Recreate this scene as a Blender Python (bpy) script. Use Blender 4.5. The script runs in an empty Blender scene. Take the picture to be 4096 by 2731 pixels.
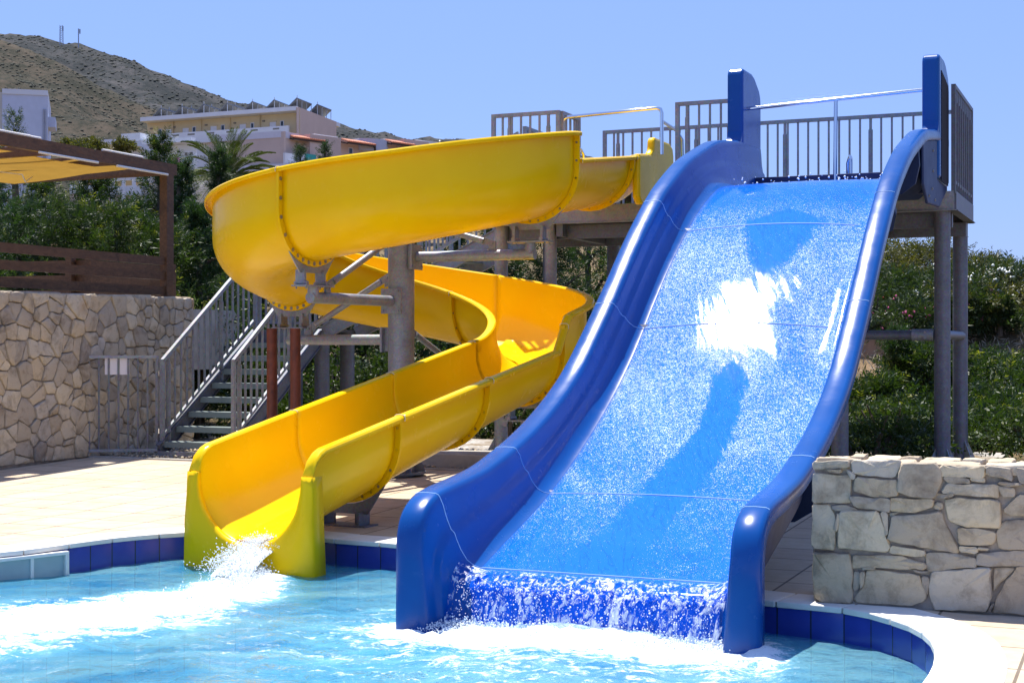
import bpy, bmesh, math, random
import numpy as np
from mathutils import Vector, Matrix
R = math.radians
PI = math.pi
rnd = random.Random(7)
scene = bpy.context.scene
col = scene.collection

# ---------------------------------------------------------------- camera, sky, sun, exposure
F = 1480.0                      # focal length in pixels of the 1024 wide frame
EYE = 1.35
HY = 344.0
cam = bpy.data.cameras.new('camera')
cam.sensor_width = 36
cam.lens = F / 1024 * 36
cam.shift_y = 3 / 1024
cam.clip_end = 6000
cam.clip_start = 0.1
camo = bpy.data.objects.new('camera', cam)
camo.location = (0, 0, EYE)
camo.rotation_euler = (R(90), 0, 0)
col.objects.link(camo)
scene.camera = camo

SUN_EL, SUN_AZ = R(69), R(-21)          # azimuth measured from +Y towards +X
sdir = Vector((math.sin(SUN_AZ) * math.cos(SUN_EL), math.cos(SUN_AZ) * math.cos(SUN_EL), math.sin(SUN_EL)))
w = bpy.data.worlds.new('World')
scene.world = w
w.use_nodes = True
wn = w.node_tree
bg = wn.nodes['Background']
sky = wn.nodes.new('ShaderNodeTexSky')
sky.sky_type = 'NISHITA'
sky.sun_disc = False
sky.sun_elevation = SUN_EL
sky.sun_rotation = SUN_AZ
sky.altitude = 0
sky.air_density = 1.0
sky.dust_density = 0.7
sky.ozone_density = 4.0
hs = wn.nodes.new('ShaderNodeMix')
hs.data_type = 'RGBA'
hs.blend_type = 'MULTIPLY'
hs.blend_type = 'MIX'
hs.inputs[0].default_value = 0.72
hs.inputs[7].default_value = (1.62, 2.62, 6.2, 1)
wn.links.new(sky.outputs[0], hs.inputs[6])
wn.links.new(hs.outputs[2], bg.inputs[0])
bg.inputs[1].default_value = 0.10
sl = bpy.data.lights.new('sun', 'SUN')
sl.energy = 4.8
sl.angle = R(0.5)
sl.color = (1.0, 0.955, 0.88)
slo = bpy.data.objects.new('sun', sl)
slo.rotation_euler = sdir.to_track_quat('Z', 'Y').to_euler()
slo.location = (0, 0, 40)
col.objects.link(slo)
scene.view_settings.view_transform = 'Standard'
scene.view_settings.look = 'None'
scene.view_settings.gamma = 1
scene.view_settings.exposure = 0.80
scene.view_settings.use_curve_mapping = False
scene.render.engine = 'CYCLES'
cy = scene.cycles
cy.max_bounces = 8
cy.diffuse_bounces = 4
cy.glossy_bounces = 3
cy.transmission_bounces = 4
cy.transparent_max_bounces = 8
cy.caustics_reflective = False
cy.caustics_refractive = False
cy.sample_clamp_indirect = 6
cy.use_denoising = True

# ---------------------------------------------------------------- frames
TH = R(23)
A2 = Vector((math.sin(TH), math.cos(TH), 0))       # along the slides, away from the pool
N2 = Vector((math.cos(TH), -math.sin(TH), 0))      # across, to the right
P0 = Vector((-0.692, 8.690, 0))
UP = Vector((0, 0, 1))
WATER = -0.30


def S(s, w_, z=0.0):
    return P0 + A2 * s + N2 * w_ + UP * z


def at(px, py, Y):                                  # pixel (1024 wide) at distance Y
    return Vector(((px - 512) / F * Y, Y, EYE + (HY - py) / F * Y))


def sm(x, a, b):
    t = min(1, max(0, (x - a) / (b - a)))
    return t * t * (3 - 2 * t)


def interp(x, tab):
    if x <= tab[0][0]:
        return tab[0][1]
    for (x0, y0), (x1, y1) in zip(tab, tab[1:]):
        if x <= x1:
            return y0 + (y1 - y0) * (x - x0) / (x1 - x0)
    return tab[-1][1]


# ---------------------------------------------------------------- object helpers
def tag(o, label=None, cat=None, group=None, kind=None):
    if label: o['label'] = label
    if cat: o['category'] = cat
    if group: o['group'] = group
    if kind: o['kind'] = kind
    return o


def thing(name, label, cat, loc=(0, 0, 0), group=None):
    o = bpy.data.objects.new(name, None)
    o.empty_display_size = 0.2
    o.location = loc
    col.objects.link(o)
    return tag(o, label, cat, group)


def link(name, me, mat, parent=None, smooth=False):
    o = bpy.data.objects.new(name, me)
    col.objects.link(o)
    if mat is not None and not me.materials:
        for m in (mat if isinstance(mat, (list, tuple)) else [mat]):
            me.materials.append(m)
    if parent is not None:
        o.parent = parent
        o.matrix_parent_inverse = Matrix.Translation(-parent_loc(parent))
    if smooth and len(me.polygons):
        me.polygons.foreach_set('use_smooth', [True] * len(me.polygons))
    return o


def parent_loc(p):
    v = Vector((0, 0, 0))
    while p is not None:
        v = v + p.matrix_parent_inverse.to_translation() + p.location
        p = p.parent
    return v


class MB:
    """collects shapes in world coordinates; build() makes one mesh object"""
    def __init__(self):
        self.v = []
        self.f = []

    def add(self, vs, fs):
        b = len(self.v)
        self.v += [tuple(p) for p in vs]
        self.f += [tuple(i + b for i in f) for f in fs]

    def obox(self, c, ax, ay, az, hx, hy, hz):       # oriented box with half sizes
        c = Vector(c)
        vs = []
        for k in (-1, 1):
            for j in (-1, 1):
                for i in (-1, 1):
                    vs.append(c + ax * hx * i + ay * hy * j + az * hz * k)
        self.add(vs, [(0, 2, 3, 1), (4, 5, 7, 6), (0, 1, 5, 4), (2, 6, 7, 3), (0, 4, 6, 2), (1, 3, 7, 5)])

    def sbox(self, s0, s1, w0, w1, z0, z1):          # box aligned with the slide frame
        self.obox(S((s0 + s1) / 2, (w0 + w1) / 2, (z0 + z1) / 2), A2, N2, UP, (s1 - s0) / 2, (w1 - w0) / 2, (z1 - z0) / 2)

    def bar(self, a, b, wx, wy, up=UP):              # square bar between two points
        a, b = Vector(a), Vector(b)
        d = b - a
        L = d.length
        d = d / L
        x = d.cross(up)
        if x.length < 1e-4: x = d.cross(A2)
        x.normalize()
        y = x.cross(d)
        self.obox((a + b) / 2, d, x, y, L / 2, wx / 2, wy / 2)

    def tube(self, pts, r, n=12, cap=True):
        pts = [Vector(p) for p in pts]
        rs = r if isinstance(r, (list, tuple)) else [r] * len(pts)
        rings = []
        pd = None
        x = None
        for i, p in enumerate(pts):
            d = (pts[min(i + 1, len(pts) - 1)] - pts[max(i - 1, 0)]).normalized()
            if x is None:
                x = d.cross(UP if abs(d.z) < 0.95 else A2).normalized()
            else:
                x = (x - d * x.dot(d)).normalized()
            y = d.cross(x)
            rings.append([p + (x * math.cos(2 * PI * k / n) + y * math.sin(2 * PI * k / n)) * rs[i] for k in range(n)])
        vs = [q for rg in rings for q in rg]
        fs = []
        for i in range(len(rings) - 1):
            for k in range(n):
                k2 = (k + 1) % n
                fs.append((i * n + k, i * n + k2, (i + 1) * n + k2, (i + 1) * n + k))
        if cap:
            fs.append(tuple(reversed(range(n))))
            fs.append(tuple((len(rings) - 1) * n + k for k in range(n)))
        self.add(vs, fs)

    def prism(self, poly, d):                        # closed polygon (3d points) extruded by vector d
        n = len(poly)
        vs = [Vector(p) for p in poly] + [Vector(p) + d for p in poly]
        fs = [tuple(reversed(range(n))), tuple(range(n, 2 * n))]
        fs += [(i, (i + 1) % n, n + (i + 1) % n, n + i) for i in range(n)]
        self.add(vs, fs)

    def mesh(self, name):
        me = bpy.data.meshes.new(name)
        me.from_pydata(self.v, [], self.f)
        me.validate()
        return me

    def build(self, name, mat, parent=None, smooth=False, bevel=0, origin=None):
        me = self.mesh(name)
        bm = bmesh.new()
        bm.from_mesh(me)
        bmesh.ops.recalc_face_normals(bm, faces=bm.faces)
        bm.to_mesh(me)
        bm.free()
        o = link(name, me, mat, parent, smooth)
        if bevel:
            m = o.modifiers.new('bevel', 'BEVEL')
            m.width = bevel
            m.segments = 2
            m.limit_method = 'ANGLE'
        if smooth:
            shade_auto(o)
        return o


def shade_auto(o, ang=40):
    me = o.data
    me.polygons.foreach_set('use_smooth', [True] * len(me.polygons))
    bm = bmesh.new()
    bm.from_mesh(me)
    for e in bm.edges:
        if len(e.link_faces) == 2 and e.calc_face_angle(0) > R(ang):
            e.smooth = False
    bm.to_mesh(me)
    bm.free()


def npmesh(name, V, Fq, k, mat, parent=None, cols=None):
    """V (n,3) numpy, Fq (m,k) numpy faces of equal size"""
    me = bpy.data.meshes.new(name)
    n, m = len(V), len(Fq)
    me.vertices.add(n)
    me.vertices.foreach_set('co', np.asarray(V, np.float32).ravel())
    me.loops.add(m * k)
    me.loops.foreach_set('vertex_index', np.asarray(Fq, np.int32).ravel())
    me.polygons.add(m)
    me.polygons.foreach_set('loop_start', np.arange(0, m * k, k, dtype=np.int32))
    me.polygons.foreach_set('loop_total', np.full(m, k, dtype=np.int32))
    if cols is not None:
        at_ = me.attributes.new('tint', 'FLOAT', 'POINT')
        at_.data.foreach_set('value', np.asarray(cols, np.float32))
    me.update()
    return link(name, me, mat, parent)


def grid(name, pts, mat, parent=None, smooth=True, flip=False):
    """pts[i][j] -> vector"""
    n, m = len(pts), len(pts[0])
    vs = [tuple(p) for row in pts for p in row]
    fs = []
    for i in range(n - 1):
        for j in range(m - 1):
            q = (i * m + j, (i + 1) * m + j, (i + 1) * m + j + 1, i * m + j + 1)
            fs.append(q[::-1] if flip else q)
    me = bpy.data.meshes.new(name)
    me.from_pydata(vs, [], fs)
    me.update()
    return link(name, me, mat, parent, smooth)


# ---------------------------------------------------------------- materials
class Mat:
    def __init__(self, name):
        self.m = bpy.data.materials.new(name)
        self.m.use_nodes = True
        self.t = self.m.node_tree
        self.b = self.t.nodes['Principled BSDF']
        self.out = self.t.nodes['Material Output']

    def n(self, typ, **kw):
        nd = self.t.nodes.new(typ)
        for k, v in kw.items():
            if isinstance(k, str) and hasattr(nd, k):
                setattr(nd, k, v)
        return nd

    def l(self, a, b):
        self.t.links.new(a, b)

    def coord(self, kind='Object'):
        if not hasattr(self, '_tc'):
            self._tc = self.n('ShaderNodeTexCoord')
        return self._tc.outputs[kind]

    def noise(self, scale, detail=4, rough=0.55, vec=None, dist=0.0):
        nd = self.n('ShaderNodeTexNoise')
        nd.inputs['Scale'].default_value = scale
        nd.inputs['Detail'].default_value = detail
        nd.inputs['Roughness'].default_value = rough
        nd.inputs['Distortion'].default_value = dist
        self.l(vec if vec is not None else self.coord(), nd.inputs['Vector'])
        return nd.outputs['Fac']

    def ramp(self, fac, stops):
        nd = self.n('ShaderNodeValToRGB')
        e = nd.color_ramp.elements
        while len(e) < len(stops): e.new(0.5)
        for el, (p, c) in zip(e, stops):
            el.position = p
            el.color = (*c, 1) if len(c) == 3 else c
        self.l(fac, nd.inputs[0])
        return nd.outputs[0]

    def mix(self, fac, a, b, blend='MIX'):
        nd = self.n('ShaderNodeMix', data_type='RGBA', blend_type=blend)
        for s, v in ((nd.inputs[0], fac), (nd.inputs[6], a), (nd.inputs[7], b)):
            if isinstance(v, (int, float)): s.default_value = v
            elif isinstance(v, tuple): s.default_value = (*v, 1)
            else: self.l(v, s)
        return nd.outputs[2]

    def math(self, op, a, b=None, clamp=False):
        nd = self.n('ShaderNodeMath', operation=op, use_clamp=clamp)
        for s, v in ((nd.inputs[0], a), (nd.inputs[1], b)):
            if v is None: continue
            if isinstance(v, (int, float)): s.default_value = v
            else: self.l(v, s)
        return nd.outputs[0]

    def bump(self, h, strength=0.3, dist=0.02, prev=None):
        nd = self.n('ShaderNodeBump')
        nd.inputs['Strength'].default_value = strength
        nd.inputs['Distance'].default_value = dist
        self.l(h, nd.inputs['Height'])
        if prev is not None: self.l(prev, nd.inputs['Normal'])
        return nd.outputs[0]

    def base(self, v):
        if isinstance(v, tuple): self.b.inputs['Base Color'].default_value = (*v, 1)
        else: self.l(v, self.b.inputs['Base Color'])
        return self

    def set(self, **kw):
        nm = {'rough': 'Roughness', 'metal': 'Metallic', 'spec': 'Specular IOR Level', 'coat': 'Coat Weight', 'coatr': 'Coat Roughness', 'trans': 'Transmission Weight', 'ior': 'IOR', 'alpha': 'Alpha'}
        for k, v in kw.items():
            s = self.b.inputs[nm[k]]
            if isinstance(v, (int, float)): s.default_value = v
            else: self.l(v, s)
        return self

    def normal(self, n):
        self.l(n, self.b.inputs['Normal'])
        return self


def mat_plain(name, c, rough=0.6, var=0.12, scale=3, metal=0.0, bump=0.0, bscale=40, spec=0.5):
    m = Mat(name)
    f = m.noise(scale, 5)
    d = tuple(max(0, x * (1 - var)) for x in c)
    e = tuple(min(1, x * (1 + var)) for x in c)
    m.base(m.ramp(f, [(0.3, d), (0.7, e)])).set(rough=rough, metal=metal, spec=spec)
    if bump: m.normal(m.bump(m.noise(bscale, 4), bump, 0.01))
    return m.m


def mat_gelcoat(name, c, c2, rough=0.16, stain=0.10, spec=0.38):
    m = Mat(name)
    f = m.noise(1.4, 5, 0.6)
    cc = m.ramp(f, [(0.35, c), (0.75, c2)])
    st = m.noise(9, 6, 0.7)                              # water stains and chalky dust
    cc = m.mix(m.math('MULTIPLY', m.ramp(st, [(0.58, (0, 0, 0)), (0.75, (1, 1, 1))]), stain), cc, tuple(min(1, x * 0.7 + 0.25) for x in c))
    m.base(cc)
    m.set(rough=m.math('ADD', m.math('MULTIPLY', m.noise(6, 5), 0.18), rough - 0.06), spec=spec)
    m.normal(m.bump(m.noise(2.5, 3), 0.05, 0.05))
    return m.m


M = {}
M['yellow'] = mat_gelcoat('yellow_gelcoat', (0.86, 0.52, 0.002), (0.89, 0.585, 0.003), 0.22, 0.02, 0.16)
M['blue'] = mat_gelcoat('blue_gelcoat', (0.001, 0.058, 0.25), (0.001, 0.072, 0.30), 0.22, 0.05, 0.30)
M['blue_dark'] = mat_gelcoat('shaded_blue_gelcoat', (0.003, 0.018, 0.085), (0.004, 0.025, 0.11), 0.5, 0.01)  # darker copy of the blue, with shade put into its colour


def mat_wet(name, c, strength, dens, whiteness, base2=None):
    """gelcoat under a running film of water: ripple threads along the flow, glinting beads, white flecks painted as sun glints"""
    m = Mat(name)
    tc = m.coord('Object')

    def mapped(sx, sy):
        mp = m.n('ShaderNodeMapping')
        mp.inputs['Rotation'].default_value = (0, 0, TH)
        mp.inputs['Scale'].default_value = (sx, sy, sy)
        m.l(tc, mp.inputs[0])
        return mp.outputs[0]
    v = mapped(1.0, 0.62)
    vl = mapped(1.0, 0.16)
    fine = m.noise(dens, 3, 0.7, v)
    mid = m.noise(dens * 0.25, 4, 0.65, v, 0.8)
    thread = m.noise(9.0, 6, 0.7, vl, 1.6)
    big = m.noise(1.2, 6, 0.7, mapped(1.0, 0.5), 1.4)
    ca = m.n('ShaderNodeAttribute', attribute_name='clear').outputs['Fac']     # smooth runs in the film: weaker ripples, fewer painted glints
    edge = m.math('ADD', ca, m.math('MULTIPLY', m.math('SUBTRACT', m.math('ADD', m.math('MULTIPLY', fine, 0.9), m.math('MULTIPLY', thread, 0.5)), 0.7), 2.6))
    rip = m.math('SUBTRACT', 1.0, m.math('MULTIPLY', m.ramp(edge, [(0.35, (0, 0, 0)), (1.10, (1, 1, 1))]), 0.75))
    den = m.n('ShaderNodeAttribute', attribute_name='white').outputs['Fac']     # how densely glint flecks are painted here
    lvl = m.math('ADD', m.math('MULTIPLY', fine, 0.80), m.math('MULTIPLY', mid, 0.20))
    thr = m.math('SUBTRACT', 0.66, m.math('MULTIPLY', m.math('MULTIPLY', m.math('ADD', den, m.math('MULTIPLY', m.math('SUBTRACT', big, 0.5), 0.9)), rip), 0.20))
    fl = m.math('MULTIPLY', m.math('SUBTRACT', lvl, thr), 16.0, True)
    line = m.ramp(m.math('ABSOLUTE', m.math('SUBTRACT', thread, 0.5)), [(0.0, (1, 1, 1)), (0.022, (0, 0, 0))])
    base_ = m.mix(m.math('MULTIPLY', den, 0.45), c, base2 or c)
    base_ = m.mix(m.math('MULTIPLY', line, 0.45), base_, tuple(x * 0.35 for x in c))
    m.base(m.mix(m.math('MULTIPLY', fl, whiteness), base_, (0.86, 0.93, 1.0)))  # white flecks in the base colour stand in for sun glints
    m.set(rough=m.math('ADD', 0.02, m.math('MULTIPLY', mid, 0.06)), spec=0.2)
    h = m.math('ADD', m.math('MULTIPLY', fine, 0.35), m.math('ADD', m.math('MULTIPLY', mid, 0.9), m.math('MULTIPLY', thread, 0.8)))
    h = m.math('MULTIPLY', h, m.math('ADD', m.math('MULTIPLY', rip, 0.85), 0.15))
    swell = m.noise(3.2, 3, 0.6, mapped(1.0, 0.22), 1.2)
    n0 = m.bump(m.math('ADD', swell, m.math('MULTIPLY', thread, 0.10)), 0.35, 0.020)
    n1 = m.bump(h, strength, 0.006, n0)
    beads = m.n('ShaderNodeTexVoronoi')
    beads.inputs['Scale'].default_value = dens * 0.8
    m.l(v, beads.inputs['Vector'])
    bd = m.ramp(beads.outputs['Distance'], [(0.0, (1, 1, 1)), (0.13, (0, 0, 0))])
    m.normal(m.bump(m.math('MULTIPLY', bd, rip), 0.30, 0.0015, n1))
    return m.m


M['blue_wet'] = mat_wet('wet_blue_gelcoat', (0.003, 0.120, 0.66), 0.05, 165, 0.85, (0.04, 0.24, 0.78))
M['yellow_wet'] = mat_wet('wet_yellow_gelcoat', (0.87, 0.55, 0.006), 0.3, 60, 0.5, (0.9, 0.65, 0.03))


def mat_galv(name, c, rough=0.5):
    m = Mat(name)
    f = m.noise(7, 6, 0.7)
    v = m.n('ShaderNodeTexVoronoi')
    v.inputs['Scale'].default_value = 60
    m.l(m.coord(), v.inputs['Vector'])
    cc = m.ramp(f, [(0.25, tuple(x * 0.72 for x in c)), (0.55, c), (0.8, tuple(min(1, x * 1.3) for x in c))])
    cc = m.mix(0.18, cc, v.outputs['Color'], 'OVERLAY')
    m.base(cc)
    m.set(rough=m.math('ADD', m.math('MULTIPLY', f, 0.3), rough - 0.15), metal=0.35, spec=0.5)
    m.normal(m.bump(m.noise(30, 4), 0.12, 0.004))
    return m.m


M['galv'] = mat_galv('galvanised_steel', (0.285, 0.295, 0.315))
M['galv_dark'] = mat_galv('dark_shaded_steel', (0.140, 0.150, 0.180))  # darker steel; on side and rear tower beams it paints in their shade
M['tread'] = mat_plain('painted_tread', (0.17, 0.21, 0.20), 0.5, 0.15)
M['chrome'] = mat_plain('chrome', (0.75, 0.76, 0.78), 0.08, 0.03, metal=1.0)
M['bolt'] = mat_plain('bolt_steel', (0.30, 0.27, 0.22), 0.35, 0.3, 30, metal=0.6)
M['black'] = mat_plain('black_void', (0.01, 0.01, 0.012), 0.6)


def mat_wood(name, c, axis_rot=0.0):
    m = Mat(name)
    mp = m.n('ShaderNodeMapping')
    mp.inputs['Rotation'].default_value = (0, 0, TH)
    mp.inputs['Scale'].default_value = (22, 1.6, 22)
    m.l(m.coord(), mp.inputs[0])
    g = m.noise(1.0, 6, 0.65, mp.outputs[0], 0.8)
    k = m.noise(3.5, 3, 0.5, None, 1.0)
    cc = m.ramp(g, [(0.3, tuple(x * 0.55 for x in c)), (0.6, c), (0.85, tuple(x * 1.35 for x in c))])
    cc = m.mix(m.ramp(k, [(0.62, (0, 0, 0)), (0.72, (0.6, 0.6, 0.6))]), cc, tuple(x * 0.4 for x in c))
    m.base(cc).set(rough=0.55, spec=0.3)
    m.normal(m.bump(g, 0.25, 0.006))
    return m.m


M['wood'] = mat_wood('brown_timber', (0.125, 0.064, 0.030))
M['wood_red'] = mat_plain('red_brown_post', (0.15, 0.035, 0.014), 0.55, 0.4, 9, bump=0.5, bscale=18)


def mat_cloth():
    m = Mat('ochre_shade_cloth')
    f = m.noise(4, 5)
    c = m.ramp(f, [(0.3, (0.46, 0.27, 0.05)), (0.7, (0.54, 0.32, 0.06))])
    m.base(c).set(rough=0.9, spec=0.1)
    tr = m.n('ShaderNodeBsdfTranslucent')
    m.l(c, tr.inputs[0])
    mx = m.n('ShaderNodeMixShader')
    mx.inputs[0].default_value = 0.22
    m.l(m.b.outputs[0], mx.inputs[1])
    m.l(tr.outputs[0], mx.inputs[2])
    m.l(mx.outputs[0], m.out.inputs[0])
    return m.m


M['cloth'] = mat_cloth()
M['paper'] = mat_plain('white_paper', (0.78, 0.74, 0.74), 0.8, 0.03)
M['rod'] = mat_plain('white_rod', (0.75, 0.72, 0.66), 0.5, 0.05)


def mat_stone(name, cols, lum=1.0):
    m = Mat(name)
    a = m.n('ShaderNodeAttribute', attribute_name='tint')
    c = m.ramp(a.outputs['Fac'], [(i / (len(cols) - 1), tuple(x * lum for x in q)) for i, q in enumerate(cols)])
    f = m.noise(5, 7, 0.7, None, 0.4)
    c = m.mix(0.85, c, m.ramp(f, [(0.30, (0.42, 0.38, 0.34)), (0.5, (0.95, 0.93, 0.9)), (0.75, (1.0, 1.0, 1.0))]), 'MULTIPLY')
    rust = m.noise(2.2, 5, 0.6, None, 0.8)
    c = m.mix(m.math('MULTIPLY', m.ramp(rust, [(0.62, (0, 0, 0)), (0.74, (1, 1, 1))]), 0.55), c, (0.50, 0.30, 0.12))
    m.base(c).set(rough=0.88, spec=0.25)
    h = m.math('ADD', m.noise(14, 8, 0.75), m.math('MULTIPLY', m.noise(4, 5, 0.6), 1.2))
    m.normal(m.bump(h, 0.75, 0.022))
    return m.m


M['stone'] = mat_stone('limestone', [(0.68, 0.58, 0.42), (0.45, 0.39, 0.31), (0.64, 0.52, 0.35), (0.38, 0.33, 0.27), (0.71, 0.60, 0.42), (0.54, 0.49, 0.42)], 0.98)
M['mortar'] = mat_plain('grey_mortar', (0.30, 0.265, 0.225), 0.95, 0.25, 12, bump=0.6, bscale=60)
M['concrete'] = mat_plain('concrete', (0.42, 0.39, 0.34), 0.9, 0.2, 6, bump=0.4)


def mat_paving():
    m = Mat('cream_paving')
    mp = m.n('ShaderNodeMapping')
    mp.inputs['Rotation'].default_value = (0, 0, TH)
    m.l(m.coord(), mp.inputs[0])
    br = m.n('ShaderNodeTexBrick')
    br.offset = 0.0
    br.inputs['Scale'].default_value = 1.0
    br.inputs['Mortar Size'].default_value = 0.009
    br.inputs['Mortar Smooth'].default_value = 0.3
    br.inputs['Bias'].default_value = -0.35
    br.inputs['Brick Width'].default_value = 0.5
    br.inputs['Row Height'].default_value = 0.5
    br.inputs['Color1'].default_value = (0.58, 0.49, 0.36, 1)
    br.inputs['Color2'].default_value = (0.52, 0.41, 0.31, 1)
    br.inputs['Mortar'].default_value = (0.20, 0.16, 0.12, 1)
    m.l(mp.outputs[0], br.inputs['Vector'])
    f = m.noise(7, 7, 0.7)
    c = m.mix(0.6, br.outputs['Color'], m.ramp(f, [(0.3, (0.72, 0.66, 0.6)), (0.65, (1, 1, 1))]), 'MULTIPLY')
    g = m.noise(0.8, 4)
    c = m.mix(0.5, c, m.ramp(g, [(0.35, (0.85, 0.8, 0.72)), (0.6, (1, 1, 1))]), 'MULTIPLY')
    m.base(c).set(rough=0.8, spec=0.3)
    m.normal(m.bump(m.math('ADD', f, m.math('MULTIPLY', br.outputs['Fac'], -0.8)), 0.25, 0.01))
    return m.m


M['paving'] = mat_paving()
M['coping'] = mat_plain('white_coping', (0.74, 0.72, 0.66), 0.7, 0.08, 6, bump=0.2, bscale=30)


def mat_gravel():
    m = Mat('gravel')
    v = m.n('ShaderNodeTexVoronoi')
    v.inputs['Scale'].default_value = 26
    m.l(m.coord(), v.inputs['Vector'])
    f = m.noise(1.3, 5)
    c = m.ramp(m.math('FRACT', m.math('MULTIPLY', v.outputs['Color'], 3.7)), [(0, (0.28, 0.25, 0.21)), (0.5, (0.46, 0.43, 0.38)), (1, (0.60, 0.57, 0.52))])
    c = m.mix(m.ramp(f, [(0.42, (0, 0, 0)), (0.60, (1, 1, 1))]), c, m.ramp(m.noise(12, 6, 0.7), [(0.3, (0.13, 0.085, 0.045)), (0.7, (0.30, 0.22, 0.13))]))
    m.base(c).set(rough=0.95, spec=0.2)
    m.normal(m.bump(v.outputs['Distance'], 0.9, 0.03))
    return m.m


M['gravel'] = mat_gravel()


def mat_scrub(name, soil, soil2, dark, scale=0.12, lo=0.50, hi=0.58, dk2=None):
    m = Mat(name)
    a = m.noise(scale * 0.25, 6, 0.65)
    b = m.noise(scale, 6, 0.72)
    c = m.noise(scale * 5, 6, 0.75)
    base = m.mix(m.ramp(a, [(0.4, (0, 0, 0)), (0.62, (1, 1, 1))]), soil, soil2)
    base = m.mix(0.75, base, m.ramp(c, [(0.30, (0.42, 0.42, 0.38)), (0.55, (1, 1, 1)), (0.72, (1.0, 1.0, 1.0))]), 'MULTIPLY')
    s = m.math('ADD', m.math('MULTIPLY', b, 0.5), m.math('MULTIPLY', c, 0.5))
    base = m.mix(m.ramp(s, [(lo, (0, 0, 0)), (hi, (1, 1, 1))]), base, dark)
    m.base(base).set(rough=0.95, spec=0.1)
    m.normal(m.bump(s, 0.6, 0.5 / max(scale, 0.05) * 0.3))
    return m.m


M['hill'] = mat_scrub('dry_scrub_hill', (0.092, 0.072, 0.052), (0.070, 0.060, 0.042), (0.026, 0.027, 0.018), 0.10, 0.44, 0.54)
M['far_hill'] = mat_scrub('grey_scrub_hill', (0.088, 0.083, 0.083), (0.058, 0.059, 0.059), (0.026, 0.031, 0.032), 0.05, 0.43, 0.54)
M['bank'] = mat_scrub('dry_earth_bank', (0.22, 0.15, 0.085), (0.16, 0.12, 0.065), (0.05, 0.06, 0.02), 1.2, 0.52, 0.60)


def mat_leaf(name, c1, c2, tips=None, trans=0.3, scale=1.6):
    m = Mat(name)
    f = m.noise(scale, 4, 0.6)
    g = m.n('ShaderNodeAttribute', attribute_name='tint')
    c = m.mix(m.ramp(f, [(0.35, (0, 0, 0)), (0.65, (1, 1, 1))]), c1, c2)
    if tips:
        c = m.mix(m.ramp(g.outputs['Fac'], [(0.80, (0, 0, 0)), (0.95, (1, 1, 1))]), c, tips)
    c = m.mix(0.8, c, m.ramp(m.math('FRACT', m.math('MULTIPLY', g.outputs['Fac'], 7.3)), [(0, (0.55, 0.6, 0.55)), (1, (1.35, 1.3, 1.1))]), 'MULTIPLY')
    m.base(c).set(rough=0.5, spec=0.35)
    tr = m.n('ShaderNodeBsdfTranslucent')
    m.l(m.mix(1.0, c, (1.3, 1.5, 0.5), 'MULTIPLY'), tr.inputs[0])
    mx = m.n('ShaderNodeMixShader')
    mx.inputs[0].default_value = trans
    m.l(m.b.outputs[0], mx.inputs[1])
    m.l(tr.outputs[0], mx.inputs[2])
    m.l(mx.outputs[0], m.out.inputs[0])
    return m.m


M['cypress'] = mat_leaf('cypress_foliage', (0.026, 0.048, 0.012), (0.042, 0.070, 0.016), (0.26, 0.26, 0.05))
M['cypress_dark'] = mat_leaf('dark_conifer_foliage', (0.020, 0.044, 0.016), (0.034, 0.066, 0.020))
M['broad'] = mat_leaf('bright_green_leaves', (0.026, 0.048, 0.010), (0.046, 0.078, 0.015), (0.15, 0.17, 0.04), 0.25)
M['scrubby'] = mat_leaf('olive_shrub_leaves', (0.060, 0.066, 0.018), (0.110, 0.098, 0.028), (0.20, 0.17, 0.05), 0.30)
M['oleander'] = mat_leaf('oleander_leaves', (0.030, 0.052, 0.018), (0.050, 0.075, 0.024), None, 0.25)
M['palm'] = mat_leaf('palm_leaflets', (0.060, 0.085, 0.026), (0.10, 0.125, 0.040), (0.26, 0.24, 0.10), 0.25)
M['pink'] = mat_plain('pink_petals', (0.60, 0.10, 0.26), 0.7, 0.3, 9)
M['red'] = mat_plain('red_petals', (0.45, 0.03, 0.03), 0.7, 0.3, 9)
M['whitefl'] = mat_plain('white_petals', (0.75, 0.76, 0.66), 0.7, 0.1, 9)
M['trunk'] = mat_plain('bark', (0.10, 0.075, 0.05), 0.9, 0.4, 8, bump=0.6, bscale=30)
M['twig'] = mat_plain('dry_twigs', (0.34, 0.28, 0.20), 0.9, 0.3, 8)
M['plaster_white'] = mat_plain('white_plaster', (0.66, 0.67, 0.68), 0.85, 0.04, 0.6)
M['plaster_pink'] = mat_plain('pink_plaster', (0.56, 0.43, 0.355), 0.88, 0.06, 0.5)
M['plaster_cream'] = mat_plain('cream_plaster', (0.62, 0.51, 0.31), 0.88, 0.05, 0.5)
M['shutter'] = mat_plain('white_shutter', (0.70, 0.71, 0.74), 0.6, 0.03)
M['glass'] = mat_plain('window_glass', (0.03, 0.035, 0.045), 0.08, 0.1)
M['curtain'] = mat_plain('curtain', (0.20, 0.19, 0.16), 0.8, 0.5, 30)
M['terracotta'] = mat_plain('terracotta_tile', (0.52, 0.20, 0.11), 0.8, 0.2, 4)
M['darkwood'] = mat_plain('dark_wood', (0.045, 0.030, 0.025), 0.7)
M['panel'] = mat_plain('solar_panel_back', (0.075, 0.075, 0.075), 0.5, 0.2, 1.5)
M['turquoise'] = mat_plain('turquoise_screen', (0.03, 0.30, 0.26), 0.7)
M['towel'] = mat_plain('striped_towel', (0.45, 0.16, 0.32), 0.9, 0.7, 3)
M['mast'] = mat_plain('mast_steel', (0.35, 0.37, 0.42), 0.5)
M['brick'] = mat_plain('brown_block', (0.33, 0.20, 0.12), 0.9, 0.2, 6)


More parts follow.
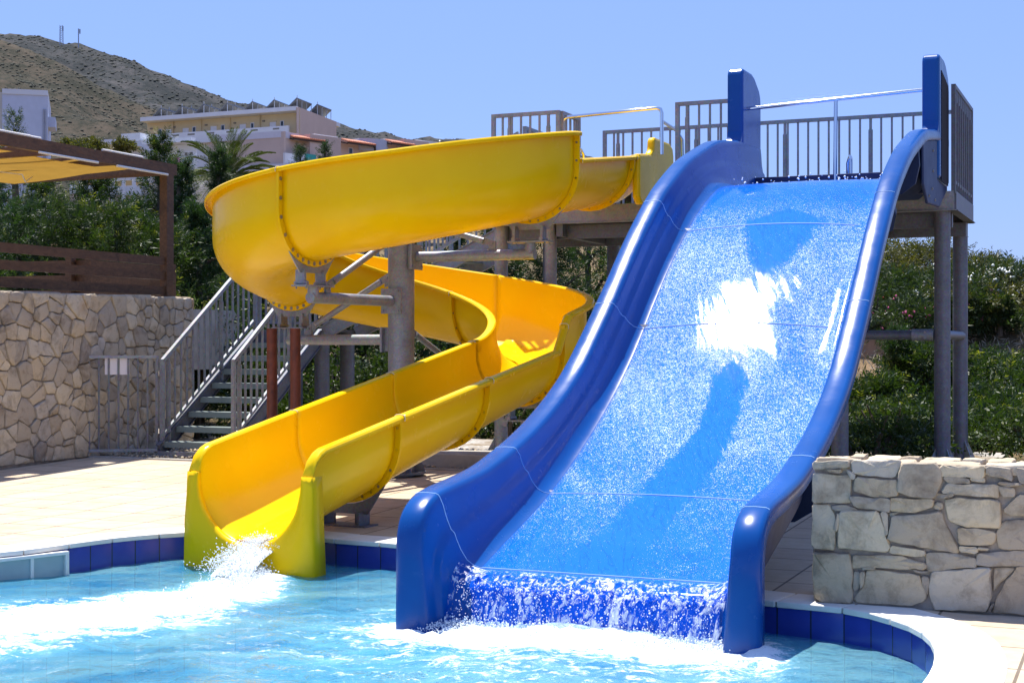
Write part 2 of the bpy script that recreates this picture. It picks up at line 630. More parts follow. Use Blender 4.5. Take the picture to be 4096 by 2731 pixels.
def mat_tile(name, c, line, wt=0.195, ht=0.5, low=None):
    """pool wall tiles; the u coordinate runs along the wall"""
    m = Mat(name)
    uv = m.n('ShaderNodeAttribute', attribute_name='along')
    fr = m.math('FRACT', m.math('DIVIDE', uv.outputs['Fac'], wt))
    edge = m.math('LESS_THAN', fr, 0.05)
    f = m.noise(5, 4)
    cc = m.mix(m.ramp(f, [(0.3, (0, 0, 0)), (0.7, (1, 1, 1))]), tuple(x * 0.86 for x in c), tuple(x * 1.1 for x in c))
    m.base(m.mix(edge, cc, line)).set(rough=0.22, spec=0.5)
    m.normal(m.bump(m.math('SUBTRACT', 1.0, edge), 0.3, 0.004))
    return m.m


M['tile_blue'] = mat_tile('cobalt_tiles', (0.030, 0.055, 0.34), (0.02, 0.03, 0.06))
M['tile_cyan'] = mat_tile('pale_blue_tiles', (0.16, 0.56, 0.74), (0.03, 0.11, 0.16))


def mat_floor():
    m = Mat('pool_floor_tiles')
    mp = m.n('ShaderNodeMapping')
    mp.inputs['Rotation'].default_value = (0, 0, 0.2)
    m.l(m.coord(), mp.inputs[0])
    # the tile grid, bent the way ripples bend it
    wob = m.n('ShaderNodeTexNoise')
    wob.inputs['Scale'].default_value = 3.0
    wob.inputs['Detail'].default_value = 1
    m.l(mp.outputs[0], wob.inputs['Vector'])
    br = m.n('ShaderNodeTexBrick')
    br.offset = 0
    br.inputs['Scale'].default_value = 1
    br.inputs['Brick Width'].default_value = 0.25
    br.inputs['Row Height'].default_value = 0.12
    br.inputs['Mortar Size'].default_value = 0.011
    br.inputs['Color1'].default_value = (0.50, 0.88, 1.0, 1)
    br.inputs['Color2'].default_value = (0.44, 0.84, 0.99, 1)
    br.inputs['Mortar'].default_value = (0.06, 0.22, 0.30, 1)
    m.l(mp.outputs[0], br.inputs['Vector'])
    m.base(br.outputs['Color']).set(rough=0.5)
    return m.m


M['pool_floor'] = mat_floor()


def mat_water():
    m = Mat('pool_water')
    t = m.t
    tc = m.coord('Object')
    mp = m.n('ShaderNodeMapping')
    mp.inputs['Scale'].default_value = (0.75, 1.25, 1)
    mp.inputs['Rotation'].default_value = (0, 0, 0.25)
    m.l(tc, mp.inputs[0])
    v = mp.outputs[0]
    w1 = m.noise(2.2, 3, 0.55, v, 0.8)
    w2 = m.noise(9.0, 4, 0.6, v, 0.6)
    w3 = m.noise(38.0, 3, 0.6, v)
    # where the slides pour in the water is broken: attribute 'foam' painted by distance to the outfalls
    fa = m.n('ShaderNodeAttribute', attribute_name='foam')
    fo = fa.outputs['Fac']
    h = m.math('ADD', m.math('MULTIPLY', w1, 1.0), m.math('ADD', m.math('MULTIPLY', w2, m.math('ADD', 0.32, m.math('MULTIPLY', fo, 0.5))), m.math('MULTIPLY', w3, m.math('ADD', 0.11, m.math('MULTIPLY', fo, 0.16)))))
    bmp = m.bump(h, 1.0, 0.085)
    lace = m.noise(6.0, 8, 0.72, v, 1.6)
    lace2 = m.noise(42.0, 6, 0.75, v, 0.8)
    lc = m.math('ADD', m.math('MULTIPLY', lace, 0.60), m.math('MULTIPLY', lace2, 0.40))
    fm = m.math('SUBTRACT', m.math('ADD', m.math('MULTIPLY', fo, 0.66), m.math('MULTIPLY', m.math('SUBTRACT', lc, 0.5), 1.9)), 0.30)
    foam = m.ramp(m.math('ADD', fm, 0.0), [(0.0, (0, 0, 0)), (0.13, (1, 1, 1))])
    gl = m.n('ShaderNodeBsdfGlossy')
    gl.inputs['Roughness'].default_value = 0.02
    m.l(bmp, gl.inputs['Normal'])
    fr = m.n('ShaderNodeFresnel')
    fr.inputs['IOR'].default_value = 1.33
    m.l(bmp, fr.inputs['Normal'])
    tr = m.n('ShaderNodeBsdfTransparent')
    tr.inputs[0].default_value = (0.56, 0.93, 1.0, 1)
    rf = m.n('ShaderNodeBsdfRefraction')
    rf.inputs['IOR'].default_value = 1.33
    rf.inputs['Roughness'].default_value = 0.0
    rf.inputs[0].default_value = (0.56, 0.93, 1.0, 1)
    m.l(bmp, rf.inputs['Normal'])
    body = m.n('ShaderNodeBsdfDiffuse')
    deep = m.ramp(m.noise(1.3, 5, 0.6, v, 1.0), [(0.32, (0.06, 0.46, 0.86)), (0.60, (0.36, 0.84, 1.0))])
    m.l(deep, body.inputs[0])
    m.l(bmp, body.inputs['Normal'])
    t1 = m.n('ShaderNodeMixShader')
    t1.inputs[0].default_value = 0.45
    m.l(tr.outputs[0], t1.inputs[1])
    m.l(rf.outputs[0], t1.inputs[2])
    t2 = m.n('ShaderNodeMixShader')
    m.l(m.math('ADD', 0.22, m.math('MULTIPLY', fo, 0.55), True), t2.inputs[0])
    m.l(t1.outputs[0], t2.inputs[1])
    m.l(body.outputs[0], t2.inputs[2])
    t3 = m.n('ShaderNodeMixShader')
    m.l(fr.outputs[0], t3.inputs[0])
    m.l(t2.outputs[0], t3.inputs[1])
    m.l(gl.outputs[0], t3.inputs[2])
    fd = m.n('ShaderNodeBsdfDiffuse')
    fd.inputs[0].default_value = (0.86, 0.93, 0.95, 1)
    m.l(m.bump(lc, 0.8, 0.05), fd.inputs['Normal'])
    t4 = m.n('ShaderNodeMixShader')
    m.l(foam, t4.inputs[0])
    m.l(t3.outputs[0], t4.inputs[1])
    m.l(fd.outputs[0], t4.inputs[2])
    m.l(t4.outputs[0], m.out.inputs[0])
    return m.m


M['water'] = mat_water()


def mat_spray():
    m = Mat('white_water')
    m.base((0.90, 0.95, 0.98)).set(rough=0.25, spec=0.5)
    tr = m.n('ShaderNodeBsdfTransparent')
    mx = m.n('ShaderNodeMixShader')
    mx.inputs[0].default_value = 0.12
    m.l(m.b.outputs[0], mx.inputs[1])
    m.l(tr.outputs[0], mx.inputs[2])
    m.l(mx.outputs[0], m.out.inputs[0])
    return m.m


M['spray'] = mat_spray()


def mat_fall(lo=0.515, hi=0.60, name='falling_water'):
    """thin curtain of water running over the lip: clear blue with broken white threads"""
    m = Mat(name)
    a = m.n('ShaderNodeAttribute', attribute_name='along')
    b = m.n('ShaderNodeAttribute', attribute_name='drop')
    cx = m.n('ShaderNodeCombineXYZ')
    m.l(m.math('MULTIPLY', a.outputs['Fac'], 1.0), cx.inputs[0])
    m.l(m.math('MULTIPLY', b.outputs['Fac'], 0.28), cx.inputs[1])
    n1 = m.noise(34, 5, 0.7, cx.outputs[0], 0.5)
    n2 = m.noise(4.5, 5, 0.65, cx.outputs[0], 1.0)
    s = m.math('ADD', m.math('MULTIPLY', n1, 0.6), m.math('MULTIPLY', n2, 0.4))
    s = m.math('ADD', s, m.math('MULTIPLY', b.outputs['Fac'], 0.02))
    m.base((0.82, 0.89, 1.0)).set(rough=0.12, spec=0.8)
    m.normal(m.bump(n1, 0.8, 0.02))
    tr = m.n('ShaderNodeBsdfTransparent')
    tr.inputs[0].default_value = (0.75, 0.86, 1, 1)
    mx = m.n('ShaderNodeMixShader')
    m.l(m.ramp(s, [(lo, (0.0, 0.0, 0.0)), (hi, (0.88, 0.88, 0.88))]), mx.inputs[0])
    m.l(tr.outputs[0], mx.inputs[1])
    m.l(m.b.outputs[0], mx.inputs[2])
    m.l(mx.outputs[0], m.out.inputs[0])
    return m.m


M['fall'] = mat_fall()
M['gush'] = mat_fall(0.42, 0.58, 'gushing_water')

# ================================================================ GROUND, POOL, DECK
def ground_z(x, y):
    rel = Vector((x, y, 0)) - P0
    s, w_ = rel.dot(A2), rel.dot(N2)
    if s < 6.3 and abs(x) < 14:
        return -2.2
    z = -0.03
    # bank behind the tower on the right
    b = sm(y, 19.5, 30) * 2.15 * sm(x, 1.5, 7.0)
    b += 0.22 * math.sin(x * 1.1 + y * 0.6) * sm(y, 21, 25) * sm(x, 2, 6)
    b *= 1 - 0.25 * sm(x, 9, 16)
    # the hotel's hillside on the left
    l = sm(y, 45, 130) * 9 + sm(y, 120, 240) * 11
    l *= 1 - 0.4 * sm(x, 0, 60)
    return z + max(b * (1 - sm(y, 60, 120)), l)


xs = sorted(set([-2600, -1500, -900, -500, -300, -180, -110, -70, -50, -38, -30, -24, -20, -17, -15] + [x * 0.6 for x in range(-22, 34)] + [22, 25, 30, 38, 50, 70, 110, 180, 300, 500, 900, 1500, 2600]))
ys = sorted(set([-800, -300, -100, -40, -20, -10] + [y * 0.6 for y in range(-10, 62)] + [39, 42, 46, 50, 56, 64, 74, 86, 100, 115, 130, 150, 175, 200, 240, 300, 400, 600, 1000, 1800, 3000]))
grid('ground', [[(x, y, ground_z(x, y)) for y in ys] for x in xs], M['bank'], flip=True)['kind'] = 'structure'

# pool outline (inner edge of the coping), anticlockwise seen from above starting far left
pool_pts = [(-6.2, 4.6), (-6.35, 6.6), (-5.9, 8.1), (-5.0, 9.35), (-4.2, 10.02), (-3.57, 10.36), (-3.2, 10.85), (-3.0, 11.12), (-2.75, 11.34), (-2.48, 11.48), (-2.1, 11.53),
            (-1.75, 11.38), (-1.40, 11.13), (-1.25, 11.02), (-0.95, 10.88), (-0.76, 10.74), (-0.4, 10.3), (0.1, 9.75), (0.7, 9.1), (1.2, 8.62), (1.49, 8.39), (1.705, 8.27),
            (1.885, 8.14), (2.0, 7.90), (2.075, 7.64), (2.085, 7.36), (2.04, 7.08), (1.97, 6.83), (1.84, 6.48), (1.55, 5.9), (1.0, 5.1), (0.2, 4.2), (-1.2, 3.4), (-3.2, 3.0), (-5.2, 3.4)]


def catmull(pts, step, closed=False):
    out = []
    n = len(pts)
    P = [Vector(p) for p in pts]
    for i in range(n if closed else n - 1):
        p0 = P[(i - 1) % n] if closed or i > 0 else P[i]
        p1, p2 = P[i], P[(i + 1) % n]
        p3 = P[(i + 2) % n] if closed or i + 2 < n else p2
        k = max(1, int(round((p2 - p1).length / step)))
        for j in range(k):
            t = j / k
            out.append(0.5 * ((2 * p1) + (p2 - p0) * t + (2 * p0 - 5 * p1 + 4 * p2 - p3) * t * t + (3 * p1 - p0 - 3 * p2 + p3) * t ** 3))
    if not closed: out.append(P[-1])
    return out


inner = catmull([(x, y) for x, y in pool_pts], 0.1, True)
# even spacing of 0.195 m so each segment is one tile wide
per = [0]
for a, b in zip(inner, inner[1:] + inner[:1]): per.append(per[-1] + (b - a).length)
nseg = int(per[-1] / 0.195)
ring = []
k = 0
for i in range(nseg):
    d = per[-1] * i / nseg
    while per[k + 1] < d: k += 1
    t = (d - per[k]) / (per[k + 1] - per[k])
    ring.append(inner[k].lerp(inner[(k + 1) % len(inner)], t))
area = sum(a.x * b.y - b.x * a.y for a, b in zip(ring, ring[1:] + ring[:1]))
nrm = []
for i in range(nseg):
    d = (ring[(i + 1) % nseg] - ring[i - 1]).normalized()
    o = Vector((d.y, -d.x)) if area > 0 else Vector((-d.y, d.x))
    nrm.append(o)
outer = [ring[i] + nrm[i] * 0.30 for i in range(nseg)]
COP = -0.10


def wall_ring(name, off, z0, z1, mat, parent=None, kind=None):
    vs, fs, al = [], [], []
    for i in range(nseg + 1):
        p = ring[i % nseg] + nrm[i % nseg] * off
        vs += [(p.x, p.y, z0), (p.x, p.y, z1)]
        al += [i * 0.195] * 2
    for i in range(nseg):
        fs.append((2 * i, 2 * i + 1, 2 * i + 3, 2 * i + 2))
    me = bpy.data.meshes.new(name)
    me.from_pydata(vs, [], fs)
    a = me.attributes.new('along', 'FLOAT', 'POINT')
    a.data.foreach_set('value', al)
    return link(name, me, mat, parent)


pool = wall_ring('pool', 0.0, -1.25, WATER - 0.035, M['tile_cyan'])
pool['kind'] = 'structure'
wall_ring('waterline_tiles', -0.006, WATER - 0.06, COP - 0.035, M['tile_blue'], pool)
me = bpy.data.meshes.new('pool_floor')
me.from_pydata([(p.x + n.x * 0.01, p.y + n.y * 0.01, -1.2) for p, n in zip(ring, nrm)], [], [tuple(range(nseg))])
link('pool_floor', me, M['pool_floor'], pool)
# coping: one stone per tile and a half
cop = MB()
i = 0
while i < nseg - 2:
    j = i + 2
    gap = 0.006
    q = []
    for idx in range(i, j + 1):
        a = ring[idx % nseg] - nrm[idx % nseg] * 0.022
        b = outer[idx % nseg]
        q.append((a, b))
    d0 = (q[1][0] - q[0][0]).normalized() * gap
    d1 = (q[-1][0] - q[-2][0]).normalized() * gap
    q[0] = (q[0][0] + d0, q[0][1] + d0)
    q[-1] = (q[-1][0] - d1, q[-1][1] - d1)
    poly = [(a.x, a.y, COP - 0.035) for a, b in q] + [(b.x, b.y, COP - 0.035) for a, b in reversed(q)]
    cop.prism(poly, Vector((0, 0, 0.035)))
    i = j
cop.build('coping', M['coping'], pool, bevel=0.006)
gr = MB()
for i in range(nseg):
    a, b, c, d = ring[i], ring[(i + 1) % nseg], outer[(i + 1) % nseg], outer[i]
    gr.prism([(a.x, a.y, COP - 0.06), (b.x, b.y, COP - 0.06), (c.x, c.y, COP - 0.06), (d.x, d.y, COP - 0.06)], Vector((0, 0, 0.052)))
gr.build('coping_bed', M['mortar'], pool)


def deck_z(x, y):
    s = (Vector((x, y, 0)) - P0).dot(A2)
    return COP - 0.006 + max(0, 0.024 * (s - 2.7))


# deck with the pool cut out of it
bm = bmesh.new()
cor = [S(6.75, -22), S(6.75, 14), S(-14, 14), S(-14, -22)]
ov = [bm.verts.new((p.x, p.y, 0)) for p in cor]
iv = [bm.verts.new((p.x, p.y, 0)) for p in [ring[i] + nrm[i] * 0.28 for i in range(nseg)]]
ed = [bm.edges.new((ov[i], ov[(i + 1) % 4])) for i in range(4)] + [bm.edges.new((iv[i], iv[(i + 1) % nseg])) for i in range(nseg)]
bmesh.ops.triangle_fill(bm, edges=ed, use_beauty=True)
hole = [f for f in bm.faces if False]
bmesh.ops.bisect_plane(bm, geom=bm.verts[:] + bm.edges[:] + bm.faces[:], plane_co=S(2.7, 0), plane_no=A2)
for v in bm.verts: v.co.z = deck_z(v.co.x, v.co.y)
bmesh.ops.recalc_face_normals(bm, faces=bm.faces)
for f in bm.faces:
    if f.normal.z < 0: f.normal_flip()
me = bpy.data.meshes.new('deck')
bm.to_mesh(me)
bm.free()
deck = link('deck', me, M['paving'])
deck['kind'] = 'structure'
# deck edge kerb and gravel bed beyond
e = MB()
e.sbox(6.70, 6.80, -22, 14, -0.3, 0.006)
e.build('deck_kerb', M['concrete'])['kind'] = 'structure'
gv = grid('gravel', [[S(6.78 + i * 0.5, -12 + j * 0.5, -0.02 + 0.012 * rnd.random()) for j in range(30)] for i in range(11)], M['gravel'])
tag(gv, 'pale loose gravel bed under the tower and stairs', 'gravel', kind='stuff')
# loose stones on the gravel
V, Fc = [], []
r2 = np.random.RandomState(3)
st_n = 5200
ico = np.array([(1, 0, 0), (-1, 0, 0), (0, 1, 0), (0, -1, 0), (0, 0, 1), (0, 0, -1)], float)
icf = np.array([(0, 2, 4), (2, 1, 4), (1, 3, 4), (3, 0, 4), (2, 0, 5), (1, 2, 5), (3, 1, 5), (0, 3, 5)])
sx = r2.uniform(6.85, 9.5, st_n)
wx = r2.uniform(-8.5, 2.5, st_n)
rr = r2.uniform(0.012, 0.035, st_n)
VV = np.zeros((st_n, 6, 3))
for q in range(st_n):
    p = S(sx[q], wx[q], 0.0)
    VV[q] = ico * rr[q] * r2.uniform(0.6, 1.2, (6, 1)) * (1, 1, 0.6) + (p.x, p.y, rr[q] * 0.3)
FF = (icf[None] + np.arange(st_n)[:, None, None] * 6).reshape(-1, 3)
o = npmesh('pebbles', VV.reshape(-1, 3), FF, 3, M['stone'], None, np.repeat(r2.rand(st_n), 6))
tag(o, 'small pale pebbles scattered over the gravel bed', 'pebbles', kind='stuff')

# water surface with real waves and foam weights
OUT_Y = Vector((-1.95, 10.55))            # where the yellow slide pours in
wv_x = np.concatenate([np.arange(-6.5, -3.6, 0.10), np.arange(-3.6, 2.3, 0.030)])
wv_y = np.concatenate([np.arange(3.0, 6.9, 0.12), np.arange(6.9, 11.7, 0.030)])
GX, GY = np.meshgrid(wv_x, wv_y, indexing='ij')
inside = np.zeros(GX.shape, bool)
px_ = np.array([p.x + n.x * 0.004 for p, n in zip(ring, nrm)])
py_ = np.array([p.y + n.y * 0.004 for p, n in zip(ring, nrm)])
j = nseg - 1
for i in range(nseg):
    c = ((py_[i] > GY) != (py_[j] > GY)) & (GX < (px_[j] - px_[i]) * (GY - py_[i]) / (py_[j] - py_[i] + 1e-12) + px_[i])
    inside ^= c
    j = i


def seg_dist(gx, gy, pts):
    d = np.full(gx.shape, 1e9)
    tt = np.zeros(gx.shape)
    L = 0
    for (x0, y0), (x1, y1) in zip(pts, pts[1:]):
        l2 = (x1 - x0) ** 2 + (y1 - y0) ** 2
        t = np.clip(((gx - x0) * (x1 - x0) + (gy - y0) * (y1 - y0)) / l2, 0, 1)
        dd = np.hypot(gx - x0 - t * (x1 - x0), gy - y0 - t * (y1 - y0))
        m_ = dd < d
        d = np.where(m_, dd, d)
        tt = np.where(m_, L + t * math.sqrt(l2), tt)
        L += math.sqrt(l2)
    return d, tt


def gw(px, py, z=WATER):
    Y = F * (EYE - z) / (py - HY)
    return ((px - 512) / F * Y, Y)


# plume of the yellow slide: runs left and towards the viewer
pl = [gw(262, 571), gw(222, 592), gw(160, 604), (gw(90, 614)), (gw(0, 622)), (gw(-80, 628))]
d1, t1_ = seg_dist(GX, GY, pl)
wid = 0.16 + 0.19 * t1_
foam = np.clip(1.22 - d1 / wid * 0.62, 0, 1) * np.clip(1.3 - t1_ * 0.16, 0.3, 1)
pl2 = [gw(0, 646), gw(60, 640), gw(150, 627), gw(215, 612)]
d3, t3_ = seg_dist(GX, GY, pl2)
foam = np.maximum(foam, np.clip(0.62 - d3 / 0.26 * 0.3, 0, 1))
# churned band in front of the blue slide
pb = [tuple(S(-0.02, 0.25).xy), tuple(S(0.02, 1.1).xy), tuple(S(-0.02, 1.95).xy)]
d2, _ = seg_dist(GX, GY, pb)
foam = np.maximum(foam, np.clip(1.16 - d2 / 0.62, 0, 1))
relx = (GX - P0.x) * N2.x + (GY - P0.y) * N2.y
front = np.clip(0.50 - np.abs(d2 - 0.5) * 0.22, 0, 1) * np.clip(1 - np.abs(relx - 1.0) * 0.22, 0, 1)
foam = np.maximum(foam, front)
calm = np.clip((GX - 1.35) / 0.35, 0, 1)
foam *= 1 - calm
foam = np.maximum(foam, 0.10)
rs = np.random.RandomState(11)
hz = np.zeros(GX.shape)
for k in range(46):
    lam = 0.13 * 1.075 ** k
    th = rs.uniform(0, PI * 2)
    ph = rs.uniform(0, 7)
    kx, ky = math.cos(th) * 2 * PI / lam, math.sin(th) * 2 * PI / lam
    amp = 0.0022 * lam ** 0.55
    hz += amp * np.sin(GX * kx + GY * ky + ph + 1.3 * np.sin(GX * ky * 0.21 + ph) )
hz *= (0.55 + 2.3 * foam) * (1 - 0.55 * calm)
for k in range(40):
    lam = rs.uniform(0.07, 0.22)
    th = rs.uniform(0, PI * 2)
    kx, ky = math.cos(th) * 2 * PI / lam, math.sin(th) * 2 * PI / lam
    hz += 0.0028 * np.clip(foam - 0.45, 0, 1) * np.sin(GX * kx + GY * ky + rs.uniform(0, 7))
ZZ = WATER + hz + 0.02 * np.clip(foam - 0.6, 0, 1)
nx, ny = GX.shape
idx = np.arange(nx * ny).reshape(nx, ny)
qa = np.stack([idx[:-1, :-1], idx[1:, :-1], idx[1:, 1:], idx[:-1, 1:]], -1).reshape(-1, 4)
ins = (inside[:-1, :-1] | inside[1:, :-1] | inside[1:, 1:] | inside[:-1, 1:]).ravel()
qa = qa[ins]
used, inv = np.unique(qa, return_inverse=True)
Vw = np.stack([GX.ravel(), GY.ravel(), ZZ.ravel()], -1)[used]
wat = npmesh('water', Vw, inv.reshape(-1, 4), 4, M['water'])
a = wat.data.attributes.new('foam', 'FLOAT', 'POINT')
a.data.foreach_set('value', foam.ravel()[used].astype(np.float32))
wat.data.polygons.foreach_set('use_smooth', [True] * len(wat.data.polygons))
wat['kind'] = 'structure'

# skimmer box set in the pool wall at the far left
sk = at(-6, 553, 10.0)
i0 = min(range(nseg), key=lambda i: (ring[i] - Vector((-3.52, 10.40))).length)
tdir = (ring[(i0 + 2) % nseg] - ring[i0 - 2]).normalized()
if tdir.x < 0: tdir = -tdir
T3, O3 = Vector((tdir.x, tdir.y, 0)), Vector((nrm[i0].x, nrm[i0].y, 0))
c0 = Vector((ring[i0].x, ring[i0].y, 0)) + T3 * 0.0
skt = thing('pool_skimmer', 'white plastic skimmer opening set in the blue tiled pool edge', 'skimmer', c0 + UP * (WATER))
f = MB()
zc = (WATER + COP) / 2 - 0.05
for (u0, u1, z0, z1) in ((-0.34, 0.34, 0.085, 0.11), (-0.34, -0.31, -0.13, 0.085), (0.31, 0.34, -0.13, 0.085)):
    f.obox(c0 + T3 * (u0 + u1) / 2 + UP * (zc + (z0 + z1) / 2) - O3 * 0.022, T3, O3, UP, (u1 - u0) / 2, 0.02, (z1 - z0) / 2)
f.build('frame', M['coping'], skt, bevel=0.004)
f = MB()
f.obox(c0 + UP * zc - O3 * 0.012, T3, O3, UP, 0.31, 0.004, 0.10)
f.build('throat', mat_plain('grey_green_plastic', (0.34, 0.42, 0.42), 0.5), skt)
f = MB()
f.obox(c0 + T3 * 0.06 + UP * zc - O3 * 0.022, T3, O3, UP, 0.012, 0.006, 0.10)
f.build('flap', M['coping'], skt)

# ================================================================ STONE WALLS
def clip_poly(poly, nx_, ny_, d):
    out = []
    for i in range(len(poly)):
        a, b = poly[i], poly[(i + 1) % len(poly)]
        da, db = a[0] * nx_ + a[1] * ny_ - d, b[0] * nx_ + b[1] * ny_ - d
        if da <= 0: out.append(a)
        if da * db < 0:
            t = da / (da - db)
            out.append((a[0] + (b[0] - a[0]) * t, a[1] + (b[1] - a[1]) * t))
    return out


def voronoi_cells(seeds, W_, H_, gap, u0=0.0, wts=None):
    cells = []
    for i, (x, y) in enumerate(seeds):
        poly = [(u0, 0), (W_, 0), (W_, H_), (u0, H_)]
        for j, (a, b) in enumerate(seeds):
            if i == j or abs(a - x) > 1.1 or abs(b - y) > 1.1: continue
            dx, dy = a - x, b - y
            L = math.hypot(dx, dy)
            off = 0.5 + (wts[i] - wts[j]) * 0.5 / max(L, 1e-3) if wts else 0.5
            poly = clip_poly(poly, dx / L, dy / L, (x + dx * off) * dx / L + (y + dy * off) * dy / L - gap / 2)
            if len(poly) < 3: break
        if len(poly) >= 3: cells.append(poly)
    return cells


def stone_mesh(name, polys, frame, depth, mat, parent, rs_, bulge=0.02, mode=1):
    """polys in wall coordinates (u, z); frame(u, z, out) -> world"""
    vs, fs, tint = [], [], []
    for poly in polys:
        # round the outline: subdivide and jitter
        pts = []
        n = len(poly)
        cx_ = sum(p[0] for p in poly) / n
        cy_ = sum(p[1] for p in poly) / n
        for i in range(n):
            a, b = poly[i], poly[(i + 1) % n]
            L = math.hypot(b[0] - a[0], b[1] - a[1])
            k = max(1, int(L / 0.045))
            c = min(0.30, 0.011 / max(L, 1e-3))
            for j in range(k + 1):
                t = c + (1 - 2 * c) * j / k
                jx = rs_.uniform(-1, 1) * 0.0045
                jy = rs_.uniform(-1, 1) * 0.0045
                pts.append((a[0] + (b[0] - a[0]) * t + jx, a[1] + (b[1] - a[1]) * t + jy))
        m = len(pts)
        tv = rs_.random()
        face = depth + rs_.uniform(-0.010, 0.014)
        tiltx, tilty = rs_.uniform(-0.08, 0.08), rs_.uniform(-0.08, 0.08)
        rows = [(1.0, -0.02), (0.995, face * 0.72), (0.978, face * 0.95), (0.94, face + bulge * 0.25), (0.6, face + bulge * 0.45)]
        b0 = len(vs)
        for sc, dp in rows:
            for (x, y) in pts:
                qx, qy = cx_ + (x - cx_) * sc, cy_ + (y - cy_) * sc
                d = dp
                if dp > 0.01: d += (qx - cx_) * tiltx + (qy - cy_) * tilty + rs_.uniform(-1, 1) * 0.0055
                vs.append(frame(qx, qy, d))
                tint.append(tv)
        vs.append(frame(cx_, cy_, face + bulge * 0.5))
        tint.append(tv)
        for r in range(len(rows) - 1):
            for i in range(m):
                fs.append((b0 + r * m + i, b0 + r * m + (i + 1) % m, b0 + (r + 1) * m + (i + 1) % m, b0 + (r + 1) * m + i))
        r = (len(rows) - 1) * m
        for i in range(m):
            fs.append((b0 + r + i, b0 + r + (i + 1) % m, len(vs) - 1))
    me = bpy.data.meshes.new(name)
    me.from_pydata([tuple(v) for v in vs], [], fs)
    a = me.attributes.new('tint', 'FLOAT', 'POINT')
    a.data.foreach_set('value', tint)
    bm = bmesh.new()
    bm.from_mesh(me)
    bmesh.ops.recalc_face_normals(bm, faces=bm.faces)
    bm.to_mesh(me)
    bm.free()
    o = link(name, me, mat, parent)
    shade_auto(o, 38)
    return o


# ---- left retaining wall, face along A2 at w = -7.67
LW = -7.67
t = thing('stone_wall', 'tall rubble stone retaining wall under the timber fence', 'wall', S(4, LW, 0))
rs1 = random.Random(5)
LH = 1.90
seeds = []
tries = 0
while tries < 9000 and len(seeds) < 560:
    x, y = rs1.uniform(-1, 8.95), rs1.uniform(0, LH)
    dmin = rs1.choice((0.085, 0.12, 0.19, 0.25, 0.27))
    if y > LH - 0.16: dmin = 0.15
    if all((x - a) ** 2 + ((y - b) * 1.15) ** 2 > dmin ** 2 for a, b in seeds): seeds.append((x, y))
    tries += 1
wts = [rs1.uniform(-0.05, 0.05) for _ in seeds]
cells = voronoi_cells(seeds, 8.85, LH, 0.011, -1.0, wts)


def lframe(u, z, d):
    return S(u, LW + d, z * (1 + 0.006 * u / 9) + 0.012 * u * z / LH * 0.5)


stone_mesh('masonry', cells, lframe, 0.03, M['stone'], t, rs1)
# side face of the wall end and its top course
endc = voronoi_cells([(0.13 + 0.22 * (k % 2), 0.12 + 0.19 * k) for k in range(10)], 0.44, LH, 0.016)
stone_mesh('end_masonry', endc, lambda u, z, d: S(8.85 + d * 0.5, LW - u, z * 1.028), 0.03, M['stone'], t, rs1)
top = voronoi_cells([(-0.8 + 0.33 * k + rs1.uniform(-0.1, 0.1), 0.12 + 0.2 * (k % 2)) for k in range(30)], 8.85, 0.44, 0.016, -1.0)
stone_mesh('coping_masonry', top, lambda u, z, d: S(u, LW - z, LH * (1 + 0.006 * u / 9) + 0.006 * u + d * 0.4), 0.03, M['stone'], t, rs1)
c = MB()
c.sbox(-1, 8.84, LW - 0.44, LW + 0.006, -0.2, 1.895)
c.build('mortar_core', M['mortar'], t)

# ---- right garden wall, traced courses (crop coordinates of the photograph's stones)
RWs = 0.66
t = thing('stone_wall', 'low freestanding wall of large rough cream stones beside the blue slide', 'wall', S(0.87, 4, 0))


def rw(cx_, cy_):                       # crop pixel -> (w, z) on the wall face plane
    x, y = 674 + 0.14881 * cx_, 449.5 + 0.14881 * cy_
    d = Vector(((x - 512) / F, 1.0, 0))
    p = S(RWs, 0)
    Y = (p.dot(A2)) / d.dot(A2)
    q = d * Y - P0
    return (q.dot(N2), EYE + (HY - y) / F * Y)


